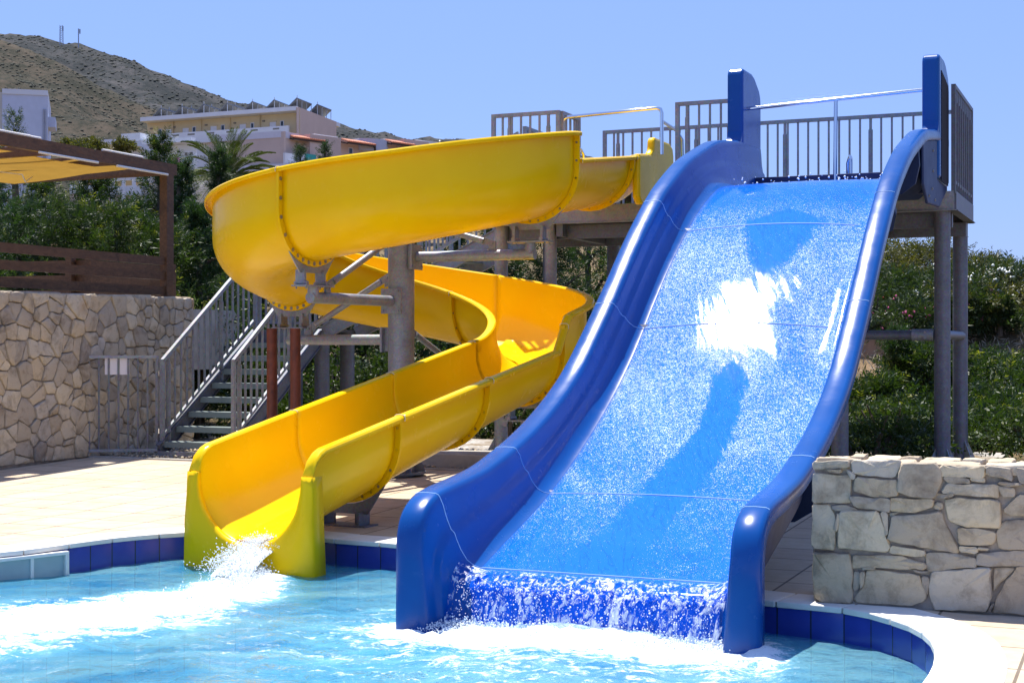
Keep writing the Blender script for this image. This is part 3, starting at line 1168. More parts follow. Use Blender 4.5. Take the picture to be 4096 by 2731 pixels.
right_stones = [
    [(942, 80), (1180, 70), (1180, 118), (945, 118)], [(1208, 75), (1520, 70), (1518, 120), (1480, 182), (1210, 150)], [(1540, 92), (1760, 88), (1800, 150), (1798, 215), (1755, 318), (1600, 308), (1512, 270), (1525, 140)],
    [(1795, 108), (2085, 112), (2090, 180), (1800, 170)], [(2110, 115), (2265, 125), (2275, 195), (2115, 160)], [(2310, 130), (2420, 130), (2420, 230), (2330, 215)],
    [(1040, 122), (1135, 128), (1120, 152), (1045, 140)], [(1165, 128), (1220, 150), (1220, 190), (1190, 180)], [(945, 152), (1188, 172), (1186, 350), (945, 345)],
    [(1235, 182), (1500, 205), (1505, 300), (1380, 318), (1215, 270)], [(1810, 178), (1970, 185), (2000, 218), (1860, 225)], [(1995, 182), (2090, 188), (2090, 215), (2000, 205)], [(1830, 228), (2178, 232), (2180, 310), (1800, 280)],
    [(2190, 210), (2340, 220), (2320, 240), (2185, 232)], [(2190, 245), (2290, 250), (2290, 300), (2210, 300)], [(1190, 310), (1455, 325), (1455, 405), (1230, 375)], [(1465, 325), (1745, 332), (1740, 380), (1640, 408), (1465, 405)],
    [(1765, 290), (1880, 292), (1870, 315), (1765, 318)], [(2320, 305), (2430, 310), (2430, 440), (2280, 430), (2215, 400)], [(1820, 340), (1920, 320), (2188, 338), (2192, 510), (1990, 512), (1860, 470)],
    [(945, 362), (1050, 370), (1092, 450), (1080, 668), (942, 640)], [(1100, 425), (1125, 430), (1108, 530), (1090, 530)], [(1130, 408), (1380, 410), (1452, 640), (1430, 682), (1105, 645)], [(1070, 375), (1180, 370), (1240, 392), (1180, 405), (1085, 400)],
    [(1400, 415), (1440, 420), (1440, 560), (1425, 560)], [(1480, 445), (1795, 415), (1915, 665), (1890, 685), (1448, 600)], [(1445, 418), (1520, 415), (1470, 445)], [(1765, 350), (1810, 362), (1800, 395), (1755, 390)],
    [(1908, 535), (1960, 522), (2160, 545), (2165, 600), (2125, 628), (1925, 620)], [(2215, 480), (2420, 470), (2420, 668), (2200, 655), (2172, 570)], [(1465, 640), (1695, 675), (1690, 708), (1460, 690)], [(1925, 640), (2040, 650), (2035, 690), (1930, 672)],
    [(2050, 645), (2115, 655), (2100, 668), (2048, 665)], [(1700, 685), (1850, 690), (2035, 720), (2035, 775), (1700, 805)], [(2045, 690), (2430, 672), (2430, 770), (2045, 765)], [(1215, 702), (1520, 712), (1690, 760), (1690, 792), (1205, 778)],
    [(948, 682), (1185, 700), (1203, 835), (1195, 1018), (1000, 1012), (948, 960)], [(1215, 812), (1255, 818), (1245, 930), (1212, 935)], [(1265, 812), (1290, 815), (1275, 900), (1255, 930)], [(1310, 805), (1640, 832), (1692, 960), (1690, 1000), (1580, 1038), (1210, 1010), (1290, 880)],
    [(1675, 845), (1712, 848), (1718, 935), (1695, 960)], [(1740, 810), (2125, 788), (2135, 960), (2110, 1068), (1750, 1060), (1720, 900)], [(1620, 795), (1720, 808), (1700, 820), (1630, 815)],
    [(2165, 785), (2290, 790), (2210, 870), (2160, 935)], [(2310, 780), (2430, 780), (2430, 1110), (2150, 1080), (2160, 1030), (2230, 880)], [(1270, 785), (1360, 785), (1340, 800), (1280, 798)], [(2140, 1020), (2155, 1025), (2130, 1075), (2115, 1070)]]
polys = []
for q in right_stones:
    pp = [rw(*p) for p in q]
    mx_, mz_ = sum(p[0] for p in pp) / len(pp), sum(p[1] for p in pp) / len(pp)
    gx_ = 1 + 0.008 / max(0.03, (max(p[0] for p in pp) - min(p[0] for p in pp)) / 2)
    gz_ = 1 + 0.007 / max(0.03, (max(p[1] for p in pp) - min(p[1] for p in pp)) / 2)
    pp = [(mx_ + (p[0] - mx_) * gx_, mz_ + (p[1] - mz_) * gz_) for p in pp]
    if sum(a[0] * b[1] - b[0] * a[1] for a, b in zip(pp, pp[1:] + pp[:1])) < 0: pp.reverse()
    polys.append(pp)
rs2 = random.Random(9)
w_end = rw(2425, 500)[0]
RH = rw(1000, 80)[1] + 0.0
seeds = []
while len(seeds) < 46:
    x, y = rs2.uniform(w_end + 0.05, w_end + 3.2), rs2.uniform(-0.1, RH)
    if all((x - a) ** 2 + ((y - b) * 1.3) ** 2 > 0.04 for a, b in seeds): seeds.append((x, y))
ext = [[(x, z - 0.1) for x, z in c_] for c_ in voronoi_cells([(x, y + 0.1) for x, y in seeds], w_end + 3.3, RH + 0.1, 0.02, w_end + 0.01)]
stone_mesh('masonry', polys + ext, lambda u, z, d: S(RWs - d, u, z), 0.035, M['stone'], t, rs2, 0.012)
tp = []
x = 2.34
wl0 = rw(942, 500)[0]
x = wl0
while x < w_end + 3.2:
    L = rs2.uniform(0.22, 0.42)
    tp.append([(x + 0.008, 0), (x + L - 0.008, 0), (x + L - 0.01, 0.19), (x + 0.012, 0.2)])
    L2 = L
    tp.append([(x + 0.008, 0.215), (x + L2 * 0.6, 0.205), (x + L2 * 0.6, 0.42), (x + 0.01, 0.42)])
    tp.append([(x + L2 * 0.64, 0.205), (x + L2 - 0.01, 0.21), (x + L2 - 0.012, 0.42), (x + L2 * 0.64, 0.42)])
    x += L
stone_mesh('top_masonry', [[(u, v) for u, v in reversed(q)] for q in tp], lambda u, z, d: S(RWs + z - 0.02, u, RH - 0.025 + d * 0.75), 0.05, M['stone'], t, rs2, 0.01)
endc = [[(0.01, z0), (0.42, z0), (0.42, z1 - 0.02), (0.01, z1 - 0.02)] for z0, z1 in ((-0.1, 0.16), (0.16, 0.37), (0.37, 0.53), (0.53, RH))]
stone_mesh('end_masonry', endc, lambda u, z, d: S(RWs + u, wl0 - d * 0.4 + 0.01, z), 0.03, M['stone'], t, rs2, 0.02)
c = MB()
c.sbox(RWs - 0.012, RWs + 0.42, wl0 + 0.006, w_end + 3.3, -0.3, RH - 0.012)
c.build('mortar_core', M['mortar'], t)

# ================================================================ BLUE SLIDE
K = [((0, -.5), (.285, -.5)), ((-.004, -.28), (.285, -.32)), ((.0, -.05), (.29, -.2)), ((.0, .15), (.30, -.11)), ((.025, .28), (.335, -.065)), ((.085, .37), (.385, -.04)), ((.20, .44), (.45, -.015)),
     ((.36, .478), (.55, .01)), ((.70, .515), (.85, .10)), ((1.04, .56), (1.2, .20)), ((1.35, .63), (1.5, .295)), ((1.65, .71), (1.85, .425)), ((2.0, .825), (2.22, .585)), ((2.4, .99), (2.62, .78)),
     ((2.76, 1.18), (3.0, .99)), ((3.15, 1.45), (3.38, 1.235)), ((3.46, 1.68), (3.7, 1.475)), ((3.7, 1.865), (3.96, 1.68)), ((4.02, 2.12), (4.28, 1.92)), ((4.37, 2.38), (4.62, 2.15)), ((4.78, 2.65), (5.0, 2.385)),
     ((5.1, 2.825), (5.3, 2.55)), ((5.6, 3.05), (5.72, 2.735)), ((6.05, 3.20), (6.12, 2.86)), ((6.65, 3.37), (6.65, 2.915)), ((7.1, 3.44), (7.1, 2.93)), ((7.6, 3.50), (7.6, 2.935)), ((8.0, 3.52), (8.0, 2.94)), ((8.40, 3.53), (8.42, 2.945))]
rimc = catmull([k[0] for k in K], 1.0)
BW = 2.18
# resample both curves with the same parameter
SUB = 5


def cm2(pts, sub):
    P = [Vector(p) for p in pts]
    n = len(P)
    out = []
    for i in range(n - 1):
        p0, p1, p2, p3 = P[max(i - 1, 0)], P[i], P[i + 1], P[min(i + 2, n - 1)]
        for j in range(sub):
            t = j / sub
            out.append(0.5 * ((2 * p1) + (p2 - p0) * t + (2 * p0 - 5 * p1 + 4 * p2 - p3) * t * t + (3 * p1 - p0 - 3 * p2 + p3) * t ** 3))
    out.append(P[-1])
    return out


rim = cm2([k[0] for k in K], SUB)
bed = cm2([k[1] for k in K], SUB)
# cross-section of one side: (w, fraction from bed to rim, extra normal drop)
SIDE = [(0.018, 1, -0.115), (0.0, 1, -0.10), (0.0, 1, -0.03), (0.008, 1, -0.010), (0.028, 1, 0.0), (0.09, 1, 0.003), (0.145, 1, 0.0), (0.163, 1, -0.009), (0.172, 1, -0.028), (0.176, 0.85, 0), (0.180, 0.66, 0), (0.196, 0.50, 0), (0.212, 0.44, 0), (0.222, 0.38, 0),
        (0.230, 0.24, 0), (0.246, 0.11, 0), (0.27, 0.03, 0), (0.30, 0.0, 0), (0.34, 0.0, 0)]
SIDE_L = SIDE[:9] + [(0.178, 0.85, 0), (0.184, 0.66, 0), (0.196, 0.52, 0), (0.214, 0.47, 0), (0.219, 0.38, 0), (0.233, 0.24, 0), (0.260, 0.10, 0), (0.298, 0.03, 0), (0.335, 0.003, 0), (0.37, 0.0, 0)]
slide = thing('water_slide', 'wide open blue slide with sparkling water running into the pool', 'water slide', S(0.2, 1.09, WATER))


def rim_normal(i):
    a, b = rim[max(i - 1, 0)], rim[min(i + 1, len(rim) - 1)]
    d = (b - a).normalized()
    return Vector((-d.y, d.x))


def side_rows(mirror, cut):
    rows = []
    n = 0
    for i in range(len(rim)):
        nr = rim_normal(i)
        row = []
        for (w_, fr, dn) in (SIDE[:cut] if mirror else SIDE_L):
            p = bed[i].lerp(rim[i], fr) + nr * dn
            if rim[i].y < 0.2:                       # legs stand a little wider at the foot
                k = min(1, (0.2 - rim[i].y) / 0.6)
                if w_ > 0.15: w_ = w_ + 0.045 * k * (1 if w_ < 0.3 else 0)
            ww = BW - w_ if mirror else w_
            row.append(S(p.x, ww, p.y))
        rows.append(row)
    return rows


for mir in (False, True):
    o = grid('side_wall', side_rows(mir, len(SIDE)), M['blue'], slide, True, flip=not mir)
    sd = o.modifiers.new('thick', 'SOLIDIFY')
    sd.thickness = 0.012
    sd.offset = -1
# bed
rows = []
NB = 30
for i in range(len(bed)):
    row = []
    for j in range(NB + 1):
        ww = 0.345 + (BW - 0.345 - 0.235) * j / NB
        lift = max(0, ww - (BW - 0.36)) / 0.125
        crown = 0.042 * (1 - ((ww - 1.12) / 0.78) ** 2) * sm(bed[i].x, 0.9, 2.4) * (1 - sm(bed[i].x, 5.6, 6.6))
        crown *= 1 if i > 8 * SUB else 0
        row.append(S(bed[i].x, ww, bed[i].y + 0.002 + crown + lift ** 2 * 0.24 * (rim[i].y - bed[i].y)))
    rows.append(row)
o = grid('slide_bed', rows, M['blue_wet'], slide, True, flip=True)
cl = []
for i in range(len(bed)):
    s_ = bed[i].x if i > 8 * SUB else 0.3
    for j in range(NB + 1):
        ww = 0.345 + (BW - 0.345 - 0.235) * j / NB
        hw = interp(s_, [(0.4, 0.20), (2.0, 0.17), (2.6, 0.12), (3.1, 0.13), (3.4, 0.0), (4.1, 0.0), (4.5, 0.20), (5.0, 0.34), (5.2, 0.0), (6.5, 0.0)])
        cw = interp(s_, [(0.5, 1.05), (1.46, 1.12), (2.4, 1.27), (3.5, 1.18), (4.7, 1.20)])
        cl.append(max(0.0, min(1.0, 1.0 - (abs(ww - cw) / hw) ** 2 * 0.6)) if hw > 0.01 else 0.0)
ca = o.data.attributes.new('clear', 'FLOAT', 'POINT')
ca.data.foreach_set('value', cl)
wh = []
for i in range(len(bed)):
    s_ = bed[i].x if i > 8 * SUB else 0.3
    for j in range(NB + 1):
        wh.append(interp(s_, [(0.5, 0.30), (1.2, 0.45), (2.2, 0.58), (3.2, 0.72), (4.6, 0.74), (5.1, 0.55), (5.5, 0.25), (6.2, 0.1), (7, 0.05)]))  # density of the painted glints down the slope
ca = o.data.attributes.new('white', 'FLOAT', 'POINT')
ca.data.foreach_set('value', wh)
sd = o.modifiers.new('thick', 'SOLIDIFY')
sd.thickness = 0.02
sd.offset = -1
# dark outer shell behind the bed so the underside reads as a solid hull
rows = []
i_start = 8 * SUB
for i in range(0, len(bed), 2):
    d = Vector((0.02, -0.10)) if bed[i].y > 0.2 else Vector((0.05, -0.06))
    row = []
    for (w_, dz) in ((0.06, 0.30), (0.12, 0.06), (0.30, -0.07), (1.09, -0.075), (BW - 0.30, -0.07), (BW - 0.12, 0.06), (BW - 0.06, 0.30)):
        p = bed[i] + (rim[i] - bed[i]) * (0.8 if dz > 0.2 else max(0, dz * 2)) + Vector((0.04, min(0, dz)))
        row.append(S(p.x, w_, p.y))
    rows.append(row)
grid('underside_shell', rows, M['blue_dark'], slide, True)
# joint ribs sticking out below at each section joint
seam_s = [0.48, 1.62, 3.70, 4.94]


def bed_at(s):
    for i in range(len(bed) - 1):
        if bed[i].x <= s <= bed[i + 1].x and bed[i].y > -0.06:
            t = (s - bed[i].x) / max(1e-6, bed[i + 1].x - bed[i].x)
            return i, t
    return len(bed) - 2, 0.5


for s in seam_s + [6.3]:
    i, t = bed_at(s)
    b, r = bed[i].lerp(bed[i + 1], t), rim[i].lerp(rim[i + 1], t)
    if s > 1:
        d = (r - b).normalized()
        along = Vector((d.y, -d.x))
        for m_ in (0, 1):
            ribs = MB()
            prof = [(0.03, 0.86), (0.02, 0.3), (0.06, -0.15), (0.18, -0.38), (0.40, -0.42), (0.55, -0.05), (0.30, 0.0), (0.17, 0.2), (0.12, 0.86)]
            pts = []
            for (w_, fr) in prof:
                p = b + (r - b) * fr
                pts.append(S(p.x, BW - w_ if m_ else w_, p.y))
            ribs.prism(pts, (A2 * along.x + UP * along.y) * 0.05)
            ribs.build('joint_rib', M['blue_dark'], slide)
    # pale sealant line across bed and up the sides
    if s < 6:
        q = MB()
        nn = (bed[i + 1] - bed[i]).normalized()
        up2 = A2 * (-nn.y) + UP * nn.x
        if up2.z < 0: up2 = -up2
        pa = S(b.x, 0.35, b.y) + up2 * 0.004
        pb_ = S(b.x, BW - 0.33, b.y) + up2 * 0.004
        cr_ = 0.042 * sm(b.x, 0.9, 2.4) * (1 - sm(b.x, 5.6, 6.6))
        q.tube([pa.lerp(pb_, k / 12) + UP * cr_ * (1 - (((0.35 + (BW - 0.68) * k / 12) - 1.12) / 0.78) ** 2) for k in range(13)], 0.0042, 5)
        for m_ in (0, 1):
            pts = []
            for (w_, fr, dn) in (SIDE[3:] if m_ else SIDE_L[3:]):
                p = b.lerp(r, fr) + rim_normal(i) * (dn + 0.001)
                pts.append(S(p.x, (BW - w_ - 0.0) if m_ else w_, p.y) + (N2 * (-0.001 if m_ else 0.001)))
            q.tube(pts, 0.0028, 5)
        q.build('seam_line', mat_plain('pale_sealant', (0.35, 0.55, 0.80), 0.6), slide)

# tall entry panels on both sides at the top
for m_ in (0, 1):
    q = MB()
    prof = [(7.60, 3.30), (7.60, 4.20), (7.615, 4.245), (7.66, 4.27), (8.02, 4.275), (8.14, 4.25), (8.34, 4.15), (8.40, 4.08), (8.42, 4.0), (8.42, 3.02)] + ([(7.6, 3.02)] if m_ else [(8.42, 2.95), (7.9, 2.72), (7.3, 2.70), (7.2, 3.2)])
    w0 = BW - 0.172 if m_ else 0.0
    q.prism([S(s, w0, z) for s, z in prof], N2 * 0.172)
    q.build('entry_panel', M['blue'], slide, bevel=0.028)
    if m_:
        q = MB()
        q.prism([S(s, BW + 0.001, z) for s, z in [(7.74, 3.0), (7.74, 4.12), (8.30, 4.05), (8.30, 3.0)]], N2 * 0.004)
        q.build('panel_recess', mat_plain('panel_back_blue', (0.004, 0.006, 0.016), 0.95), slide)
        q = MB()
        q.prism([S(s, BW - 0.05, z) for s, z in [(6.55, 3.28), (7.58, 3.42), (7.598, 3.01), (8.40, 3.01), (8.40, 2.96), (7.8, 2.74), (6.9, 2.70), (6.60, 2.85)]], N2 * 0.03)
        q.build('side_cover', M['blue_dark'], slide, bevel=0.02)  # the cover's shade is put in by the dark blue colour
        for s, z in ((7.25, 3.25), (7.25, 3.05), (7.18, 2.87), (6.95, 2.78), (7.4, 2.78)):
            b_ = MB()
            b_.tube([S(s, BW - 0.022, z), S(s, BW - 0.010, z)], 0.014, 8)
            b_.build('bolt', M['bolt'], slide)
# foot of the panels: moulded fillet onto the rim
for m_ in (0, 1):
    q = MB()
    w0 = BW - 0.165 if m_ else 0.007
    q.prism([S(s, w0, z) for s, z in [(7.50, 3.47), (7.545, 3.50), (7.585, 3.545), (7.60, 3.60), (7.64, 3.60), (7.64, 3.44)]], N2 * 0.158)
    q.build('panel_fillet', M['blue'], slide, smooth=True)
# spray channel: dark upstand with a row of outlets across the top of the bed
q = MB()
q.sbox(7.92, 8.02, 0.17, BW - 0.17, 2.9, 3.14)
q.build('spray_channel', mat_plain('dark_blue_channel', (0.004, 0.012, 0.07), 0.35), slide, bevel=0.01)
for k in range(15):
    q = MB()
    ww = 0.34 + k * 0.105
    q.tube([S(7.922, ww, 3.05), S(7.900, ww, 3.05)], 0.022, 10)
    q.build('spray_outlet', M['black'], slide)
# crossbar with its centre post and a small grab loop
q = MB()
q.tube([S(7.78, 0.165, 3.86), S(7.72, BW - 0.165, 3.93)], 0.021, 12)
q.build('crossbar', M['chrome'], slide, smooth=True)
q = MB()
q.tube([S(7.70, 1.12, 2.97), S(7.75, 1.12, 3.90)], 0.020, 12)
q.build('crossbar_post', M['chrome'], slide, smooth=True)
q = MB()
q.tube([S(8.2, 1.16, 2.97), S(8.2, 1.16, 3.28), S(8.18, 1.18, 3.33), S(8.12, 1.20, 3.345), S(8.05, 1.22, 3.32), S(8.03, 1.225, 3.26), S(8.03, 1.225, 2.97)], 0.017, 10)
q.build('grab_loop', M['chrome'], slide, smooth=True)

# water running over the lip: curtain mesh following the lip, with ragged threads
nA, nD = 150, 30
vs, fs, al, dr = [], [], [], []
rs4 = np.random.RandomState(5)
ph = rs4.uniform(0, 6.28, 12)
for i in range(nA + 1):
    u = 0.25 + (BW - 0.50) * i / nA
    for j in range(nD + 1):
        t_ = j / nD
        # follow the lip then fall free
        if t_ < 0.45:
            k = t_ / 0.45
            s_, z_ = 0.42 - 0.13 * k ** 0.9, -0.018 - 0.055 * k ** 2.0
        else:
            k = (t_ - 0.45) / 0.55
            s_, z_ = 0.29 - 0.10 * k, -0.074 - 0.06 * k - 0.20 * k * k
        out = 0.018 + 0.014 * math.sin(u * 31 + ph[0] + t_ * 2) + 0.010 * math.sin(u * 83 + ph[1] - t_ * 5) + 0.03 * t_ * abs(math.sin(u * 5.3 + ph[2]))
        ed = max(0, 0.44 - u, u - (BW - 0.44)) / 0.19
        z_ += ed * ed * 0.05
        vs.append(tuple(S(s_ - out * (0.4 + t_), u, z_ + 0.012)))
        al.append(u)
        dr.append(t_)
for i in range(nA):
    for j in range(nD):
        a0 = i * (nD + 1) + j
        fs.append((a0, a0 + 1, a0 + nD + 2, a0 + nD + 1))
me = bpy.data.meshes.new('falling_water')
me.from_pydata(vs, [], fs)
for nme, d in (('along', al), ('drop', dr)):
    a = me.attributes.new(nme, 'FLOAT', 'POINT')
    a.data.foreach_set('value', d)
o = link('falling_water', me, M['fall'], None, True)
tag(o, 'broken sheet of water spilling off the blue slide lip', 'falling water', kind='stuff')


def droplets(name, label, pts, rad, mat):
    n = len(pts)
    jit = rs4.uniform(0.6, 1.3, (n, 6, 1))
    V = ico[None] * rad[:, None, None] * jit + pts[:, None, :]
    Fx = (icf[None] + np.arange(n)[:, None, None] * 6).reshape(-1, 3)
    o = npmesh(name, V.reshape(-1, 3), Fx, 3, mat)
    o.data.polygons.foreach_set('use_smooth', [True] * len(o.data.polygons))
    return tag(o, label, 'splashing water', kind='stuff')


pts, rad = [], []
for k in range(4200):                     # foot of the blue slide
    u = rs4.uniform(0.18, BW - 0.18)
    u += rs4.normal(0, 0.03)
    d = abs(rs4.normal(0, 0.14))
    p = S(0.20 - d, u, WATER + 0.006 + abs(rs4.normal(0, 0.022)) * math.exp(-d * 4))
    pts.append(p); rad.append(rs4.uniform(0.0015, 0.0065) * (1.3 - min(d, 0.6)))
for k in range(900):                      # thrown off the lip
    u = rs4.uniform(0.3, BW - 0.3)
    t_ = rs4.uniform(0, 1)
    p = S(0.26 - 0.12 * t_ + rs4.normal(0, 0.02), u, -0.04 - 0.22 * t_)
    pts.append(p); rad.append(rs4.uniform(0.0025, 0.006))
for k in range(700):                      # outlets at the top
    j = rs4.randint(0, 15)
    p = S(7.86 - abs(rs4.normal(0, 0.5)), 0.34 + j * 0.105 + rs4.normal(0, 0.03), 2.955 + abs(rs4.normal(0, 0.022)))
    pts.append(p); rad.append(rs4.uniform(0.005, 0.014))
droplets('splash', 'white spray and droplets along the blue slide', np.array([tuple(p) for p in pts]), np.array(rad), M['spray'])

# ================================================================ YELLOW SLIDE
CC = Vector((-1.16, 15.50, 0))
RC, RA = 1.463, 0.467


TURN = 364.2


class Path:
    """centre line of the flume: straight run, one clockwise turn round the column, straight run"""
    def __init__(self):
        self.L1 = 2.25
        self.a0, self.a1 = R(-23), R(-23) - R(TURN)
        self.L2 = RC * R(TURN)
        self.L3 = 4.57
        e = self.a1
        self.T = CC + Vector((math.cos(e), math.sin(e), 0)) * RC
        self.dout = Vector((math.sin(e), -math.cos(e), 0))
        self.T0 = CC + Vector((math.cos(self.a0), math.sin(self.a0), 0)) * RC

    def at(self, d):                        # returns point, outward lateral, heading
        if d < 0:
            return self.T0 - A2 * (d), N2, -A2
        if d <= self.L2:
            an = self.a0 - d / RC
            o = Vector((math.cos(an), math.sin(an), 0))
            return CC + o * RC, o, Vector((math.sin(an), -math.cos(an), 0))
        an = self.a1
        o = Vector((math.cos(an), math.sin(an), 0))
        return self.T + self.dout * (d - self.L2), o, self.dout


PT = Path()
D2 = PT.L2


def dA(deg):                                # distance along the path at a turn of deg degrees
    return RC * R(deg)


RIMO = [(-2.25, 3.50), (0.0, 3.20), (0.001, 3.48), (dA(67), 3.125), (dA(157), 2.775), (dA(247), 2.32), (dA(337), 1.84), (D2 + 0.0, 1.68), (D2 + 0.001, 1.35), (D2 + 4.57, 0.56)]
RIMI = [(-2.25, 3.50), (0.0, 3.20), (dA(90), 2.82), (dA(180), 2.42), (dA(270), 1.98), (dA(337), 1.60), (D2, 1.42), (D2 + 4.57, 0.56)]
FLO = [(-2.25, 2.97), (0.0, 2.63), (dA(67), 2.275), (dA(157), 1.93), (dA(247), 1.48), (dA(337), 0.99), (D2, 0.83), (D2 + 3.4, 0.10), (D2 + 4.2, -0.07), (D2 + 4.57, -0.13)]


def smooth_tab(x, tab, r=0.22):
    return sum(interp(x + k * r, tab) for k in (-1, -0.5, 0, 0.5, 1)) / 5


def flo(d):
    return smooth_tab(d, FLO)


def rimi(d):
    return smooth_tab(d, RIMI)


HI_A, HI_B = 0.0, D2 + 0.36                 # extent of the raised outer wall


def rimo(d):
    lowt = [(-2.25, 3.50), (0.0, 3.20), (D2, 1.36), (D2 + 4.57, 0.56)]
    hit = [(0.0, 3.48), (dA(67), 3.125), (dA(157), 2.775), (dA(247), 2.32), (dA(337), 1.84), (D2, 1.68), (D2 + 0.36, 1.56)]
    lo = interp(d, lowt)
    hi = smooth_tab(d, hit, 0.15)
    if d <= HI_A - 0.02 or d >= HI_B: return lo
    if d > HI_B - 0.27:
        k = (HI_B - d) / 0.27
        return lo + (hi - lo) * min(1, k * 1.15)
    if d < HI_A + 0.0: return lo
    return hi


def prof(d, off=0.0, flange=True):
    """cross-section at d: list of (lateral, z); off > 0 grows the shell outwards"""
    f_, ho, hi = flo(d), rimo(d), rimi(d)
    a = RA + off
    out = []
    if flange:
        out += [(RA + 0.088, ho - 0.050), (RA + 0.092, ho - 0.018), (RA + 0.080, ho - 0.004), (RA + 0.045, ho), (RA + 0.015, ho - 0.003), (RA + 0.002, ho - 0.016)]
    else:
        out += [(a, ho - 0.02)]
    h0 = f_ + RA
    for k in range(1, 4): out.append((a, ho - 0.02 + (max(h0, f_ + RA * 0.9) - ho + 0.02) * k / 4) if ho > h0 else (a, h0 - 0.0))
    for k in range(0, 19):
        an = PI * k / 18
        out.append((a * math.cos(an), h0 - (RA + off) * math.sin(an)))
    for k in range(3, 0, -1): out.append((-a, hi - 0.02 + (h0 - hi + 0.02) * k / 4) if hi > h0 else (-a, h0))
    if flange:
        out += [(-RA - 0.002, hi - 0.016), (-RA - 0.015, hi - 0.003), (-RA - 0.045, hi), (-RA - 0.080, hi - 0.004), (-RA - 0.092, hi - 0.018), (-RA - 0.088, hi - 0.050)]
    else:
        out += [(-a, hi - 0.02)]
    return out


def sect(d, off=0.0, flange=True):
    p, o, h = PT.at(d)
    return [Vector((p.x, p.y, 0)) + o * l + UP * z for l, z in prof(d, off, flange)]


ys_ = thing('water_slide', 'yellow spiral flume slide winding round a steel column into the pool', 'water slide', PT.at(D2 + 4.5)[0] + UP * WATER)
joints = [-1.75, 0.0, dA(98), dA(188), dA(278), D2 + 0.20, D2 + 1.75, D2 + 3.25]
ENDD = D2 + 4.52
bounds = [-2.25] + joints[0:1] + joints[1:] + [ENDD]
for a_, b_ in zip(bounds, bounds[1:]):
    n = max(3, int((b_ - a_) / 0.06))
    ds = [a_ + 0.003 + (b_ - a_ - 0.006) * i / n for i in range(n + 1)]
    if b_ == D2 + 1.75:
        ds = sorted(set(ds + [HI_B - 0.28, HI_B - 0.271, HI_B - 0.24, HI_B - 0.01, HI_B]))
    rows = []
    for d in ds:
        P_ = sect(d)
        if d > ENDD - 0.20:                 # rims roll down at the mouth
            k = 1 - (ENDD - d) / 0.20
            dz = 0.20 * (1 - math.sqrt(max(0, 1 - k * k)))
            zt = min(P_[3].z, P_[-4].z)
            P_ = [Vector((q.x, q.y, q.z - dz * min(1, max(0, (q.z - flo(d)) / 0.35)))) for q in P_]
        rows.append(P_)
    o = grid('flume_section', rows, M['yellow'], ys_, True, flip=False)
    sd = o.modifiers.new('thick', 'SOLIDIFY')
    sd.thickness = 0.010
    sd.offset = 1
    shade_auto(o, 35)

bolt_proto = MB()
bolt_proto.tube([(0, -0.012, 0), (0, 0.014, 0)], 0.0135, 7)
bolt_proto.tube([(0, -0.016, 0), (0, -0.010, 0)], 0.020, 9)
bolt_me = bolt_proto.mesh('bolt')
bolt_me.materials.append(M['bolt'])


def add_bolt(parent, p, h):
    o = bpy.data.objects.new('bolt', bolt_me)
    col.objects.link(o)
    o.parent = parent
    o.matrix_parent_inverse = Matrix.Translation(-parent_loc(parent))
    o.location = p
    o.rotation_euler = Vector((h.x, h.y, 0)).to_track_quat('Y', 'Z').to_euler()
    return o


for ji, d in enumerate(joints):
    p, o_, h_ = PT.at(d)
    a_in = prof(d + (0.02 if ji == 1 else -0.02), 0.004, False)
    W_ = 0.062
    a_out = prof(d + (0.02 if ji == 1 else -0.02), W_, False)
    n = len(a_in)
    vs, fs = [], []
    for t_ in (-0.014, 0.014):
        for pr in (a_in, a_out):
            for l, z in pr:
                zz = z - (W_ - 0.0 if False else 0)
                vs.append(Vector((p.x, p.y, 0)) + o_ * l + h_ * t_ + UP * zz)
    for i in range(n - 1):
        A_, B_, C_, D_ = i, i + n, i + 2 * n, i + 3 * n
        fs += [(A_, A_ + 1, B_ + 1, B_), (C_, D_, D_ + 1, C_ + 1), (B_, B_ + 1, D_ + 1, D_), (A_, C_, C_ + 1, A_ + 1)]
    for i in (0, n - 1): fs.append((i, i + n, i + 3 * n, i + 2 * n))
    q = MB()
    q.add(vs, fs)
    fl = q.build('joint_flange', M['yellow'], ys_)
    mid = [((a[0] + b[0]) / 2, (a[1] + b[1]) / 2) for a, b in zip(a_in, a_out)]
    # bolts at even spacing along the flange
    acc, last = 0.0, -1.0
    for i in range(1, n - 1):
        acc += math.hypot(mid[i][0] - mid[i - 1][0], mid[i][1] - mid[i - 1][1])
        low = mid[i][1] < flo(d) + 0.13
        if acc - last > (0.085 if low else 0.17) and mid[i][1] < max(rimo(d), rimi(d)) - 0.10:
            add_bolt(fl, Vector((p.x, p.y, 0)) + o_ * mid[i][0] + UP * mid[i][1] + h_ * 0.0, h_)
            last = acc
    # worn seam line on the rims
    for sg, hh in ((1, rimo(d - 0.02)), (-1, rimi(d))):
        q = MB()
        base = Vector((p.x, p.y, 0))
        pts = [base + o_ * (sg * (RA + l)) + UP * (hh + z) for l, z in ((0.0, -0.012), (0.015, 0.0005), (0.045, 0.0035), (0.080, -0.001), (0.096, -0.018), (0.094, -0.05))]
        q.tube(pts, 0.0035, 5)
        q.build('seam_line', mat_plain('pale_sealant_yellow', (0.75, 0.68, 0.42), 0.7), ys_)

# flat end gussets where the raised wall starts and stops
for d, nm_ in ((HI_A + 0.01, 0), (HI_B - 0.02, 1)):
    pass

